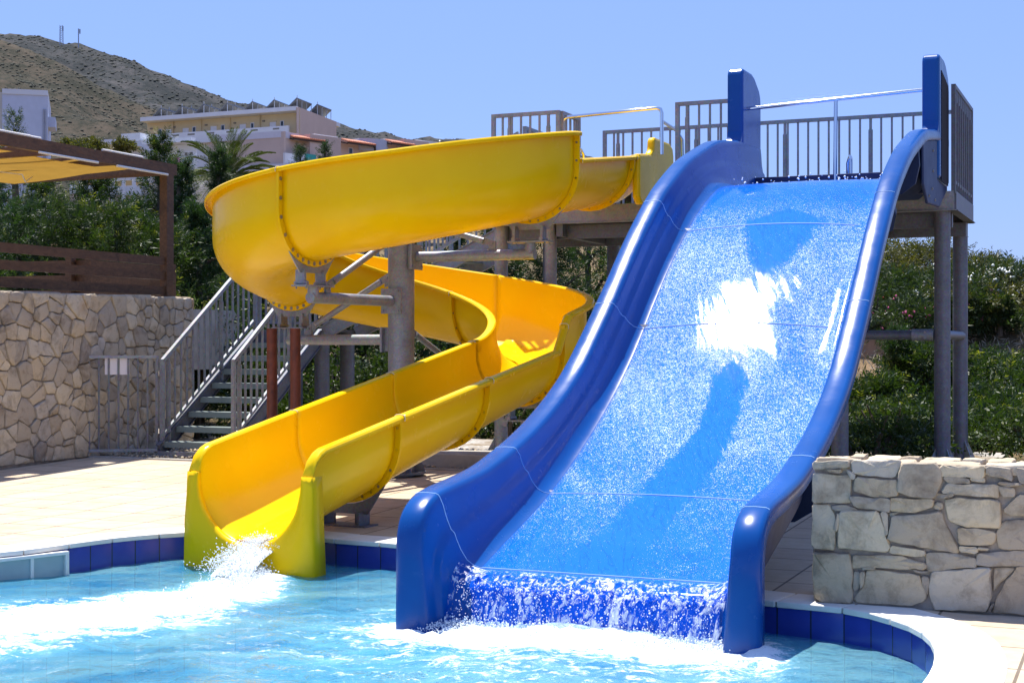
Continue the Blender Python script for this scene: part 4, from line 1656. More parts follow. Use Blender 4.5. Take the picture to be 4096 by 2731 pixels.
# start box: flared cheeks on the tower
for sg in (1, -1):
    q = MB()
    w_ax = -1.63
    pts = []
    prof_s = [(7.90, 3.46), (8.34, 3.51), (8.42, 3.57), (8.44, 3.68), (8.49, 3.72), (9.05, 3.72), (9.18, 3.68), (9.22, 3.58), (9.22, 2.96), (8.30, 2.96), (8.0, 2.90), (7.90, 2.98)] if sg > 0 else [(8.30, 3.50), (8.36, 3.52), (8.42, 3.58), (8.44, 3.64), (8.60, 3.66), (8.70, 3.62), (8.72, 3.5), (8.72, 2.96), (8.30, 2.96)]
    w_in = RA + 0.005
    wa = w_ax + sg * w_in
    q.prism([S(s, wa + (sg * 0.0), z) for s, z in prof_s], N2 * sg * 0.09)
    q.build('start_cheek', M['yellow'], ys_, bevel=0.03)
q = MB()
q.tube([S(8.42, -2.17, 3.5), S(8.42, -2.17, 3.94), S(8.42, -2.155, 3.985), S(8.42, -2.11, 4.0), S(8.38, -1.02, 4.03), S(8.38, -0.975, 4.015), S(8.38, -0.96, 3.97), S(8.38, -0.96, 3.5)], 0.0215, 12)
q.build('grab_bar', M['chrome'], ys_, smooth=True)
q = MB()
q.tube([S(8.42, -2.15, 3.80), S(8.75, -2.08, 3.66), S(8.80, -2.06, 3.60), S(8.80, -2.06, 3.0)], 0.020, 10)
q.build('grab_rail', M['chrome'], ys_, smooth=True)
q = MB()
q.tube([S(8.40, -0.96, 3.88), S(8.65, -0.86, 3.80), S(8.72, -0.82, 3.70), S(8.74, -0.81, 3.0)], 0.020, 10)
q.build('grab_rail', M['chrome'], ys_, smooth=True)

# mouth: plate that closes the end down into the water
pe, oe, he = PT.at(ENDD)
fe = flo(ENDD)
zt = (rimo(ENDD) + rimi(ENDD)) / 2 - 0.205
inn = []
h0 = fe + RA
topz = zt + 0.034
inn.append((RA - 0.0, topz))
inn.append((RA, (topz + h0) / 2))
for k in range(0, 25):
    an = PI * k / 24
    inn.append((RA * math.cos(an), h0 - RA * math.sin(an)))
inn.append((-RA, (topz + h0) / 2))
inn.append((-RA, topz))
m_ = len(inn)
outb = []
for i, (l, z) in enumerate(inn):
    t_ = i / (m_ - 1)
    if t_ < 0.36:
        k = t_ / 0.36
        outb.append((RA + 0.094 + 0.045 * k, topz - (topz + 0.52) * k))
    elif t_ > 0.64:
        k = (1 - t_) / 0.36
        outb.append((-(RA + 0.094 + 0.045 * k), topz - (topz + 0.52) * k))
    else:
        k = (t_ - 0.36) / 0.28
        outb.append(((RA + 0.135) * (1 - 2 * k), -0.52))
rows = []


def ep(l, z, fw):
    return Vector((pe.x, pe.y, 0)) + oe * l + he * fw + UP * z


r0 = [ep(l, z, -0.03) for l, z in inn]
r1 = [ep(l * 1.008, z, 0.0) for l, z in inn]
fwk = lambda z: min(1, max(0, (topz - z) / 0.16))
r2_ = [ep(l * (1.0) + (outb[i][0] - l) * 0.05, z + (outb[i][1] - z) * 0.05, 0.018 * fwk(z)) for i, (l, z) in enumerate(inn)]
rm = [ep(l + (outb[i][0] - l) * 0.5, z + (outb[i][1] - z) * 0.5, 0.024 * fwk(z) + 0.05 * max(0, -z)) for i, (l, z) in enumerate(inn)]
r3 = [ep(l + (outb[i][0] - l) * 0.93, z + (outb[i][1] - z) * 0.93, 0.020 * fwk(z) + 0.05 * max(0, -z)) for i, (l, z) in enumerate(inn)]
r4 = [ep(l, z, 0.0) for l, z in outb]
r5 = [ep(l, z - 0.0, -0.12) for l, z in outb]
o = grid('mouth', [r0, r1, r2_, rm, r3, r4, r5], M['yellow'], ys_, True, flip=False)
sd = o.modifiers.new('thick', 'SOLIDIFY')
sd.thickness = 0.008
sd.offset = 0
# water running on the floor of the flume
rows = []
for i in range(150):
    d = dA(285) + (ENDD - 0.04 - dA(285)) * i / 149
    p, o_, h_ = PT.at(d)
    sh = 0.14 * (1 - sm(d, D2 - 0.4, D2 + 1.2))        # thrown towards the outer wall in the bend
    sh += 0.07 * sm(d, D2 + 1.5, D2 + 4)
    h0 = flo(d) + RA
    row = []
    for k in range(17):
        an = (k / 16 - 0.5) * interp(d, [(dA(285), 1.1), (D2, 1.25), (D2 + 4, 0.95)]) + sh * 1.6
        rr_ = RA - 0.010 - 0.010 * math.cos((k / 16 - 0.5) * PI) - 0.004 * math.sin(d * 23 + k)
        row.append(Vector((p.x, p.y, 0)) + o_ * (rr_ * math.sin(an)) + UP * (h0 - rr_ * math.cos(an)))
    rows.append(row)
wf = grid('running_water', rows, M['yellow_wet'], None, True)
tag(wf, 'thin sheet of running water in the bottom of the yellow flume', 'running water', kind='stuff')
# gush at the mouth
rows = []
for i in range(26):
    t_ = i / 25
    fw = -0.16 + 0.52 * t_
    z = fe - 0.02 - 0.02 * t_ - 0.17 * t_ * t_
    hw = 0.13 + 0.035 * t_
    row = []
    for k in range(25):
        u = k / 24 * 2 - 1
        bump_ = (0.040 * min(1, 0.3 + t_ * 2) + 0.004 * math.sin(t_ * 9 + u * 3) + 0.006 * math.sin(u * 14 + t_ * 2) + 0.003 * math.sin(u * 31 - t_ * 2)) * math.sqrt(max(0, 1 - u * u * 0.98))
        row.append(Vector((pe.x, pe.y, 0)) + oe * (0.10 - 0.02 * t_ + hw * u + 0.004 * math.sin(t_ * 14 + u * 9)) + he * fw + UP * (z + bump_ + (0.02 * abs(u)) * (1 - t_)))
    rows.append(row)
o = grid('gushing_water', rows, M['spray'], None, True)
for nme, d_ in (('along', [(k / 24 * 2 - 1) * 0.35 for i in range(26) for k in range(25)]), ('drop', [i / 25 * 0.7 for i in range(26) for k in range(25)])):
    a = o.data.attributes.new(nme, 'FLOAT', 'POINT')
    a.data.foreach_set('value', d_)
tag(o, 'white gush of water leaving the mouth of the yellow slide', 'gushing water', kind='stuff')
pts, rad = [], []
pl3 = [Vector((x, y, 0)) for x, y in pl]
for k in range(2600):
    t_ = abs(rs4.normal(0, 0.8))
    if t_ > 2.6: continue
    acc = t_
    q = pl3[0].copy()
    for a_, b_ in zip(pl3, pl3[1:]):
        L_ = (b_ - a_).length
        if acc <= L_:
            q = a_.lerp(b_, acc / L_)
            nn_ = (b_ - a_).normalized().cross(UP)
            break
        acc -= L_
    q = q + nn_ * rs4.normal(0, 0.05 + 0.09 * t_)
    q.z = WATER + 0.01 + abs(rs4.normal(0, 0.05)) * math.exp(-t_ * 1.3)
    pts.append(tuple(q)); rad.append(rs4.uniform(0.002, 0.0075))
for k in range(2600):
    t_ = rs4.uniform(0.0, 1.05)
    u = rs4.normal(0, 0.48)
    q = Vector((pe.x, pe.y, 0)) + oe * (0.10 - 0.02 * t_ + (0.13 + 0.08 * t_) * u) + he * (-0.12 + 0.56 * t_ + rs4.normal(0, 0.02))
    q.z = fe + 0.015 - 0.02 * t_ - 0.15 * t_ * t_ + abs(rs4.normal(0, 0.022 + 0.02 * t_)) + 0.02 * max(0, 1 - u * u)
    if q.z < WATER + 0.005: q.z = WATER + 0.01
    pts.append(tuple(q)); rad.append(rs4.uniform(0.002, 0.0065))
droplets('splash', 'white spray thrown up below the mouth of the yellow slide', np.array(pts), np.array(rad), M['spray'])

# ================================================================ COLUMN AND BRACKETS OF THE YELLOW SLIDE
sup = thing('support_column', 'thick galvanised column with bracket arms inside the yellow spiral', 'support column', CC)
q = MB()
q.tube([CC + UP * -0.05, CC + UP * 2.72], 0.138, 28)
q.build('column', M['galv'], sup, smooth=True)
q = MB()
q.tube([CC + UP * 0.0, CC + UP * 0.025], 0.26, 24)
for k in range(6):
    an = k * PI / 3
    d = Vector((math.cos(an), math.sin(an), 0))
    q.prism([CC + d * 0.13 + UP * 0.02, CC + d * 0.25 + UP * 0.02, CC + d * 0.25 + UP * 0.05, CC + d * 0.135 + UP * 0.28], d.cross(UP) * 0.012)
q.build('base_plate', M['galv_dark'], sup)


def lat_pt(d, l, z):
    p, o_, h_ = PT.at(d)
    return Vector((p.x, p.y, 0)) + o_ * l + UP * z


def cradle(parent, d, drop=0.10, plate_z=None):
    """saddle under a joint: curved web plate, two legs, base plate"""
    p, o_, h_ = PT.at(d)
    base = Vector((p.x, p.y, 0))
    f_ = flo(d)
    h0 = f_ + RA
    q = MB()
    ri, ro = RA + 0.064, RA + 0.105
    pts = []
    for k in range(11):
        an = R(-42) + R(84) * k / 10
        pts.append(base + o_ * (ri * math.sin(an)) + UP * (h0 - ri * math.cos(an)))
    low = f_ - 0.12
    pts += [base + o_ * 0.20 + UP * low, base - o_ * 0.20 + UP * low]
    q.prism(pts, h_ * 0.014)
    q.build('cradle_web', M['galv'], parent)
    for sg in (-1, 1):
        q = MB()
        c = base + o_ * (sg * 0.15)
        q.obox(c + UP * (low - 0.045) + h_ * 0.03, o_, h_, UP, 0.014, 0.055, 0.075)
        q.tube([c + UP * (low - 0.10) + h_ * -0.05, c + UP * (low - 0.10) + h_ * 0.10], 0.022, 8)
        q.build('cradle_lug', M['galv'], parent)
    pz = low - 0.125
    q = MB()
    q.obox(base + UP * pz, o_, h_, UP, 0.22, 0.09, 0.007)
    for a in (-0.18, 0.18):
        for b in (-0.06, 0.06):
            q.tube([base + o_ * a + h_ * b + UP * (pz - 0.03), base + o_ * a + h_ * b + UP * (pz + 0.02)], 0.009, 6)
    q.build('cradle_plate', M['galv'], parent)
    return pz, base


def arm(parent, d, z_arm, col_pt=None, r=0.055):
    pz, base = cradle(parent, d)
    q = MB()
    q.tube([base + UP * z_arm, base + UP * (pz - 0.004)], r, 16)
    q.build('arm_stub', M['galv'], parent, smooth=True)
    q = MB()
    d_ = (CC - base).normalized() if col_pt is None else (col_pt - base)
    d_.z = 0
    d_.normalize()
    q.tube([base - d_ * (r * 0.9) + UP * z_arm, CC - d_ * 0.19 + UP * z_arm], r, 16)
    q.build('arm', M['galv'], parent, smooth=True)
    n_ = d_.cross(UP)
    q = MB()
    q.obox(CC - d_ * 0.175 + UP * z_arm, n_, d_, UP, 0.125, 0.012, 0.13)
    q.obox(CC - d_ * 0.145 + UP * z_arm, n_, d_, UP, 0.07, 0.03, 0.12)
    for a in (-0.095, 0.095):
        for b in (-0.10, 0.10):
            q.tube([CC - d_ * 0.20 + n_ * a + UP * (z_arm + b), CC - d_ * 0.17 + n_ * a + UP * (z_arm + b)], 0.012, 6)
    q.build('mounting_plate', M['galv'], parent)
    return base, d_


bA, dA_ = arm(sup, 0.0, 2.26)
bB, dB_ = arm(sup, dA(98), 1.80)
bC, dC_ = arm(sup, dA(188), 1.40)
bD, dD_ = arm(sup, dA(278), 0.95)


def brace(a, b, r=0.032):
    q = MB()
    d = (b - a).normalized()
    q.tube([a + d * 0.10, b - d * 0.10], r, 12)
    s_ = d.cross(UP).normalized()
    for e, k in ((a, 1), (b, -1)):
        q.obox(e + d * 0.06 * k, d, s_, d.cross(s_), 0.085, 0.008, 0.035)
        q.tube([e - s_ * 0.03, e + s_ * 0.03], 0.016, 8)
    q.build('brace', M['galv'], sup, smooth=True)
    q = MB()
    for e in (a, b):
        q.obox(e + UP * -0.03, d, s_, UP, 0.04, 0.014, 0.06)
    q.build('brace_lug', M['galv'], sup)


brace(bA + (CC - bA).normalized() * 0.42 + UP * 2.38, CC + (bA - CC).normalized() * 0.20 + UP * 2.62)
brace(bB + (CC - bB).normalized() * 0.22 + UP * 1.92, CC + (bB - CC).normalized() * 0.16 + UP * 2.45)
brace(bC + (CC - bC).normalized() * 0.24 + UP * 1.52, CC + (bC - CC).normalized() * 0.17 + UP * 2.06)
brace(bD + (CC - bD).normalized() * 0.30 + UP * 1.06, CC + (bD - CC).normalized() * 0.16 + UP * 1.50)
brace(lat_pt(D2, -0.25, 0.62), CC + (PT.T - CC).normalized() * 0.17 + UP * 0.98)

# separate low stands on the ground
stn = thing('slide_stand', 'short steel trestle with a horizontal pipe behind the yellow run', 'stand', lat_pt(D2 - 0.2, 0, 0), 'ground stands of the yellow slide')
pz, base = cradle(stn, D2)
post = Vector((-0.08, 16.55, 0))
post = base - N2 * 0.30 + A2 * 1.1
q = MB(); q.tube([post + UP * 0.0, post + UP * 0.42], 0.085, 18); q.build('post', M['galv'], stn, smooth=True)
q = MB(); q.tube([post + UP * 0.44 - (base - post).normalized() * 0.1, base + UP * 0.44 + (base - post).normalized() * 0.1], 0.060, 16); q.build('pipe', M['galv'], stn, smooth=True)
q = MB(); q.tube([base + UP * 0.44, base + UP * pz], 0.055, 14); q.build('stub', M['galv'], stn, smooth=True)
q = MB()
for k in range(4):
    d = Vector((math.cos(k * PI / 2 + 0.6), math.sin(k * PI / 2 + 0.6), 0))
    q.prism([post + d * 0.08 + UP * 0.01, post + d * 0.20 + UP * 0.01, post + d * 0.20 + UP * 0.04, post + d * 0.086 + UP * 0.26], d.cross(UP) * 0.012)
q.obox(post + UP * 0.006, A2, N2, UP, 0.2, 0.2, 0.008)
q.build('base_plate', M['galv'], stn)

st2 = thing('slide_stand', 'low rusty steel saddle bolted to the paving under the yellow mouth run', 'stand', lat_pt(D2 + 3.25, 0, 0), 'ground stands of the yellow slide')
p, o_, h_ = PT.at(D2 + 3.25)
base = Vector((p.x, p.y, 0))
f_ = flo(D2 + 3.25)
q = MB()
h0 = f_ + RA
ri = RA + 0.064
pts = []
for k in range(11):
    an = R(-46) + R(92) * k / 10
    pts.append(base + o_ * (ri * math.sin(an)) + UP * (h0 - ri * math.cos(an)))
gz = deck_z(base.x, base.y)
lowz = max(gz + 0.02, f_ - 0.14)
pts += [base + o_ * 0.22 + UP * lowz, base - o_ * 0.22 + UP * lowz]
q.prism(pts, h_ * 0.014)
q.build('saddle_web', M['galv_dark'], st2)
for sg in (-1, 1):
    q = MB()
    q.obox(base + o_ * (sg * 0.17) + UP * (gz + 0.06), o_, h_, UP, 0.012, 0.08, 0.055)
    q.tube([base + o_ * (sg * 0.10) + UP * (gz), base + o_ * (sg * 0.10) + UP * (gz + 0.11)], 0.009, 6)
    q.build('foot', M['galv_dark'], st2)
q = MB()
q.obox(base + UP * (gz + 0.006), o_, h_, UP, 0.25, 0.10, 0.006)
q.build('base_plate', M['galv_dark'], st2)

# ================================================================ PLATFORM TOWER
PZ = 2.95
tower = thing('platform_tower', 'galvanised steel launch platform on tall round posts above both slides', 'platform', S(9.2, -0.4, 0))
q = MB(); q.sbox(8.36, 10.08, -3.0, 2.2, PZ - 0.03, PZ); q.build('deck_plate', M['galv_dark'], tower)
for (s0, s1, w0, w1, nm) in ((8.30, 8.36, -3.04, 2.24, 'beam'), (10.08, 10.14, -3.04, 2.24, 'beam'), (8.36, 10.08, -3.06, -3.0, 'beam'), (8.36, 10.08, 2.2, 2.26, 'beam')):
    q = MB()
    q.sbox(s0, s1, w0, w1, PZ - 0.19, PZ + 0.004)
    q.sbox(s0 - 0.02, s1 + 0.02, w0 - 0.02, w1 + 0.02, PZ - 0.20, PZ - 0.192)
    q.build(nm, M['galv' if s0 < 8.33 else 'galv_dark'], tower)  # side and rear beams coloured darker to stand for shade
for w_ in (-2.2, -1.0, 0.2, 1.3):
    q = MB(); q.sbox(8.37, 10.07, w_ - 0.04, w_ + 0.04, PZ - 0.34, PZ - 0.2); q.build('joist', M['galv_dark'], tower)
for s_ in (8.55, 9.9):
    q = MB(); q.sbox(s_ - 0.04, s_ + 0.04, -3.0, 2.2, PZ - 0.36, PZ - 0.205); q.build('lower_beam', M['galv_dark'], tower)
for (s_, w_, r_, mm) in ((8.42, 2.11, 0.084, 'galv_dark'), (10.02, 2.12, 0.084, 'galv_dark'), (8.46, -2.98, 0.08, 'galv'), (8.42, -2.33, 0.072, 'galv'), (10.0, -2.10, 0.080, 'galv_dark'), (10.0, -2.98, 0.075, 'galv_dark'), (7.06, 1.29, 0.084, 'galv_dark'), (7.06, 0.35, 0.084, 'galv_dark')):
    top_ = PZ - 0.2 if s_ > 8 else 2.74
    q = MB(); q.tube([S(s_, w_, -0.02), S(s_, w_, top_)], r_, 24); q.build('post', M[mm], tower, smooth=True)
    q = MB()
    c = S(s_, w_, 0)
    q.obox(c + UP * 0.008, A2, N2, UP, 0.17, 0.17, 0.010)
    for k in range(4):
        d = (A2 * math.cos(k * PI / 2 + 0.78) + N2 * math.sin(k * PI / 2 + 0.78))
        q.prism([c + d * r_ * 0.98 + UP * 0.018, c + d * (r_ + 0.12) + UP * 0.018, c + d * (r_ + 0.12) + UP * 0.04, c + d * r_ * 1.01 + UP * 0.25], d.cross(UP) * 0.011)
    q.build('base_plate', M['galv'], tower)
# horizontal pipes at mid height
q = MB(); q.tube([S(8.42, 2.0, 1.45), S(8.42, 1.2, 1.45), S(8.36, 0.3, 1.45)], 0.050, 16); q.build('pipe', M['galv_dark'], tower, smooth=True)
q = MB(); q.tube([S(8.46, 2.14, 1.45), S(9.98, 2.14, 1.45)], 0.050, 16); q.build('pipe', M['galv_dark'], tower, smooth=True)
q = MB(); q.tube([S(8.42, 1.80, 1.45), S(8.42, 2.02, 1.45)], 0.062, 16)
for z_ in (1.42, 1.48):
    q.tube([S(8.345, 1.94, z_), S(8.37, 1.94, z_)], 0.014, 8)
q.build('pipe_clamp', M['galv'], tower)


def railing(parent, name, a, b, h, step=0.125, bot=0.10, posts=(), mat='galv', z0=0.0, z1=None, tick=0.0):
    """top rail, bottom rail, flat end posts and bars between two foot points (a, b are on the walking surface)"""
    a, b = Vector(a), Vector(b)
    q = MB()
    q.bar(a + UP * h, b + UP * h, 0.042, 0.042)
    q.bar(a + UP * bot, b + UP * bot, 0.034, 0.034)
    for p in (a, b):
        q.bar(p + UP * (-0.02), p + UP * (h + 0.02), 0.045, 0.045, A2)
    o = q.build(name, M[mat], parent)
    L = (Vector((b.x, b.y, 0)) - Vector((a.x, a.y, 0))).length
    n = max(1, int(round(L / step)))
    q = MB()
    for k in range(1, n):
        p = a.lerp(b, k / n)
        q.bar(p + UP * (bot + 0.01), p + UP * (h - 0.01), 0.022, 0.022, A2)
    q.build('balusters', M[mat], o)
    for t_ in posts:
        p = a.lerp(b, t_)
        q = MB()
        q.bar(p + UP * -0.16, p + UP * (h * 0.86), 0.050, 0.014, A2)
        q.bar(p + UP * -0.16, p + UP * (h - 0.01), 0.030, 0.030, A2)
        q.build('railing_post', M[mat], o)
    return o


railing(tower, 'railing', S(8.33, -3.02, PZ), S(8.33, -2.20, PZ), 1.10, posts=(0.25, 0.85))
railing(tower, 'railing', S(8.33, -0.76, PZ), S(8.33, -0.01, PZ), 1.10, posts=(0.15,))
railing(tower, 'railing', S(10.1, -2.25, PZ), S(10.1, 2.2, PZ), 1.10, posts=(0.04, 0.27, 0.52, 0.75, 0.97))
railing(tower, 'railing', S(8.33, 2.235, PZ), S(10.06, 2.235, PZ), 1.10, posts=(0.1, 0.22, 0.34, 0.46, 0.58, 0.70, 0.84, 0.97), step=0.05, mat='galv_dark')
railing(tower, 'railing', S(9.35, -3.04, PZ), S(10.08, -3.04, PZ), 1.10, posts=(0.1,))
railing(tower, 'railing', S(8.40, -2.18, PZ), S(8.95, -2.18, PZ), 1.10, posts=(0.9,))

# ================================================================ STAIRCASE
stair = thing('staircase', 'steel staircase with open treads and barred handrails behind the yellow slide', 'staircase', S(7.1, -6.4, 0))
SW0, SW1 = -6.90, -5.88
RISE, GO = 0.172, 0.252


def stringer(a, b, hgt=0.17, th=0.022):
    q = MB()
    d = b - a
    side = d.cross(UP).normalized()
    up_ = side.cross(d).normalized()
    q.obox((a + b) / 2, d.normalized(), side, up_, d.length / 2, th / 2, hgt / 2)
    q.obox((a + b) / 2 + up_ * hgt / 2, d.normalized(), side, up_, d.length / 2, 0.032, 0.005)
    q.obox((a + b) / 2 - up_ * hgt / 2, d.normalized(), side, up_, d.length / 2, 0.032, 0.005)
    return q.build('stringer', M['galv_dark'], stair)


NT = 9
S0 = 7.16
stringer(S(S0 - 0.05, SW0, 0.06), S(S0 + GO * (NT - 1) + 0.05, SW0, RISE * NT - 0.07))
stringer(S(S0 - 0.05, SW1, 0.06), S(S0 + GO * (NT - 1) + 0.05, SW1, RISE * NT - 0.07))
for k in range(NT - 1):
    q = MB()
    z = RISE * (k + 1)
    s_ = S0 + GO * k
    q.sbox(s_, s_ + 0.235, SW0 + 0.02, SW1 - 0.02, z - 0.012, z)
    q.sbox(s_, s_ + 0.012, SW0 + 0.02, SW1 - 0.02, z - 0.07, z - 0.012)
    q.sbox(s_ + 0.223, s_ + 0.235, SW0 + 0.02, SW1 - 0.02, z - 0.07, z - 0.012)
    q.build('tread', M['tread'], stair)
SL = S0 + GO * (NT - 1)
LZ = RISE * NT
q = MB(); q.sbox(SL, SL + 1.0, SW0 - 0.02, SW1 + 0.0, LZ - 0.03, LZ); q.sbox(SL, SL + 0.05, SW0, SW1, LZ - 0.17, LZ - 0.03); q.sbox(SL + 0.95, SL + 1.0, SW0, SW1, LZ - 0.17, LZ - 0.03)
q.build('landing', M['galv_dark'], stair)
for s_, w_ in ((SL + 0.10, SW1 - 0.03), (SL + 0.90, SW1 - 0.1), (SL + 0.9, SW0 + 0.1)):
    q = MB(); q.tube([S(s_, w_, -0.02), S(s_, w_, LZ - 0.03)], 0.10, 20); q.build('post', M['galv_dark'], stair, smooth=True)
# second flight turns right up to the platform
W2a, W2b = SW1, -3.05
n2 = 8
ra, rb = SL + 0.04, SL + 0.94
for s_ in (ra, rb):
    a, b = S(s_, W2a + 0.02, LZ - 0.05), S(s_, W2b, PZ - 0.10)
    d = b - a
    q = MB()
    side = d.cross(UP).normalized()
    up_ = side.cross(d).normalized()
    q.obox((a + b) / 2, d.normalized(), side, up_, d.length / 2, 0.011, 0.085)
    q.obox((a + b) / 2 + up_ * 0.085, d.normalized(), side, up_, d.length / 2, 0.032, 0.005)
    q.obox((a + b) / 2 - up_ * 0.085, d.normalized(), side, up_, d.length / 2, 0.032, 0.005)
    q.build('stringer', M['galv'], stair)
r2_ = (PZ - LZ) / n2
g2 = (W2b - W2a) / (n2 - 1 + 0.3)
for k in range(n2 - 1):
    q = MB()
    z = LZ + r2_ * (k + 1)
    w_ = W2a + 0.1 + g2 * k
    q.sbox(ra + 0.02, rb - 0.02, w_, w_ + 0.28, z - 0.014, z)
    q.sbox(ra + 0.02, rb - 0.02, w_, w_ + 0.012, z - 0.06, z - 0.014)
    q.build('tread', M['tread'], stair)


def slope_rail(a, b, h, posts, step=0.125, newel=True):
    q = MB()
    q.bar(a + UP * h, b + UP * h, 0.045, 0.045)
    q.bar(a + UP * 0.14, b + UP * 0.14, 0.034, 0.034)
    q.bar(a + UP * 0.02, a + UP * (h + 0.022), 0.045, 0.045, A2)
    o = q.build('handrail', M['galv'], stair)
    L = (Vector((b.x, b.y, 0)) - Vector((a.x, a.y, 0))).length
    n = int(round(L / step))
    q = MB()
    for k in range(1, n):
        p = a.lerp(b, k / n)
        q.bar(p + UP * 0.15, p + UP * (h - 0.01), 0.022, 0.022, A2)
    q.build('balusters', M['galv'], o)
    for t_ in posts:
        p = a.lerp(b, t_)
        q = MB()
        q.bar(p + UP * -0.10, p + UP * (h * 0.88), 0.060, 0.016, A2)
        q.bar(p + UP * -0.10, p + UP * (h - 0.01), 0.030, 0.030, A2)
        q.build('railing_post', M['galv'], o)


for w_ in (SW0, SW1):
    slope_rail(S(S0, w_, 0.10), S(SL, w_, LZ - 0.02), 1.05, (0.06, 0.62))
q = MB(); q.sbox(S0 - 0.06, S0 - 0.01, SW0 - 0.03, SW1 + 0.03, -0.02, 0.06); q.build('foot_plate', M['galv'], stair)
for s_ in (ra, rb):
    slope_rail(S(s_, W2a + 0.1, LZ + 0.06), S(s_, W2b - 0.02, PZ + 0.02), 1.0, (0.5,))
railing(stair, 'railing', S(SL + 0.98, SW0, LZ), S(SL + 0.98, SW1, LZ), 1.05)
railing(stair, 'railing', S(SL + 0.03, SW0, LZ), S(SL + 0.96, SW0, LZ), 1.05, posts=(0.1,))

# gate left of the stairs, standing open along the wall
ga, gb = S(S0 - 0.02, SW0 - 0.06, 0.07), None
gdir = Vector((-1.0, -0.17, 0)).normalized()
gb = ga + gdir * 1.03
gate = thing('metal_gate', 'galvanised barred gate standing open at the foot of the stairs', 'gate', ga)
q = MB()
gh = 1.13
q.bar(ga + UP * gh, gb + UP * gh, 0.034, 0.034)
q.bar(ga + UP * 0.0, gb + UP * 0.0, 0.034, 0.034)
q.bar(ga - UP * 0.016, ga + UP * (gh + 0.016), 0.034, 0.034, A2)
q.bar(gb - UP * 0.016, gb + UP * (gh + 0.016), 0.034, 0.034, A2)
q.build('gate_frame', M['galv'], gate)
for k in range(1, 9):
    p = ga.lerp(gb, k / 9)
    q = MB(); q.bar(p, p + UP * gh, 0.018, 0.018, A2); q.build('gate_bar', M['galv'], gate)
for z_ in (0.2, 0.9):
    q = MB(); q.tube([ga + UP * z_ + Vector((0.02, 0, 0)), ga + UP * (z_ + 0.06) + Vector((0.02, 0, 0))], 0.012, 8); q.build('hinge', M['chrome'], gate)
pp = ga.lerp(gb, 0.46)
nrm_g = Vector((gdir.y, -gdir.x, 0))
q = MB()
q.obox(pp + UP * (gh - 0.115) - nrm_g * 0.016 * (1 if nrm_g.y > 0 else -1) * -1, gdir, nrm_g, UP, 0.145, 0.0015, 0.10)
q.build('paper_notice', M['paper'])
tag(bpy.data.objects['paper_notice'], 'sun-faded white paper notice hung behind the gate bars', 'notice')

# two red-brown timber posts in front of the stairs
for (px_a, px_b, ytop, Yd, lab) in ((266.5, 277.2, 328, 16.0, 'left reddish-brown timber post in front of the stairs, slightly thicker'), (290.0, 300.5, 328, 15.7, 'right reddish-brown timber post in front of the stairs, slimmer and redder')):
    cx_ = (px_a + px_b) / 2
    b0 = at(cx_, 344, Yd)
    zt_ = EYE + (HY - ytop) / F * Yd
    r_ = (px_b - px_a) / F * Yd / 2
    q = MB()
    n_ = 9
    q.tube([(b0.x, b0.y, -0.05), (b0.x + 0.004, b0.y, zt_ * 0.5), (b0.x, b0.y, zt_)], [r_ * 1.03, r_, r_ * 0.98], 10)
    o = q.build('timber_post', M['wood_red'], smooth=True)
    tag(o, lab, 'post', 'timber posts in front of the stairs')

# concrete footing blocks on the gravel
for (s_, w_, hs_, hw_, h_, lab) in ((7.35, -2.95, 0.35, 0.75, 0.14, 'long low concrete footing block on the gravel behind the yellow slide'), (8.3, -2.7, 0.3, 0.5, 0.10, 'smaller concrete footing block further back on the gravel')):
    q = MB(); q.sbox(s_ - hs_, s_ + hs_, w_ - hw_, w_ + hw_, -0.05, h_)
    tag(q.build('concrete_block', M['concrete'], bevel=0.01), lab, 'concrete block', 'concrete footings')

# ================================================================ TERRACE FENCE AND PERGOLA
FWl = -7.85
fen = thing('timber_fence', 'brown timber rail fence along the top of the tall stone wall', 'fence', S(6, FWl, 1.9))
zbase = 1.93
for (z0, z1) in ((2.00, 2.115), (2.20, 2.31), (2.395, 2.505)):
    q = MB(); q.sbox(-0.5, 8.62, FWl - 0.02, FWl + 0.02, z0, z1); q.build('rail', M['wood'], fen)
for s_ in (0.5, 3.2, 5.4):
    q = MB(); q.sbox(s_ - 0.05, s_ + 0.05, FWl - 0.13, FWl - 0.022, 1.85, 2.50); q.build('fence_post', M['wood'], fen)
fb = thing('timber_fence', 'timber rail fence at the back of the terrace under the pergola', 'fence', S(9, -9, 1.9))
for (z0, z1) in ((1.98, 2.09), (2.19, 2.29), (2.39, 2.49)):
    q = MB(); q.sbox(8.45, 10.3, -9.06, -9.02, z0, z1); q.build('rail', M['wood'], fb)
    q = MB(); q.sbox(8.40, 8.44, -14.0, -9.02, z0, z1); q.build('rail', M['wood'], fb)
for s_, w_ in ((8.36, -8.95), (8.36, -9.28), (10.2, -8.98), (8.36, -11.2)):
    q = MB(); q.sbox(s_ - 0.05, s_ + 0.05, w_ - 0.05, w_ + 0.05, 1.7, 2.52); q.build('fence_post', M['wood'], fb)
q = MB()
q.sbox(-1, 10.6, -15, LW - 0.42, 1.0, 1.84)
terr = q.build('terrace', M['concrete'])
terr['kind'] = 'structure'

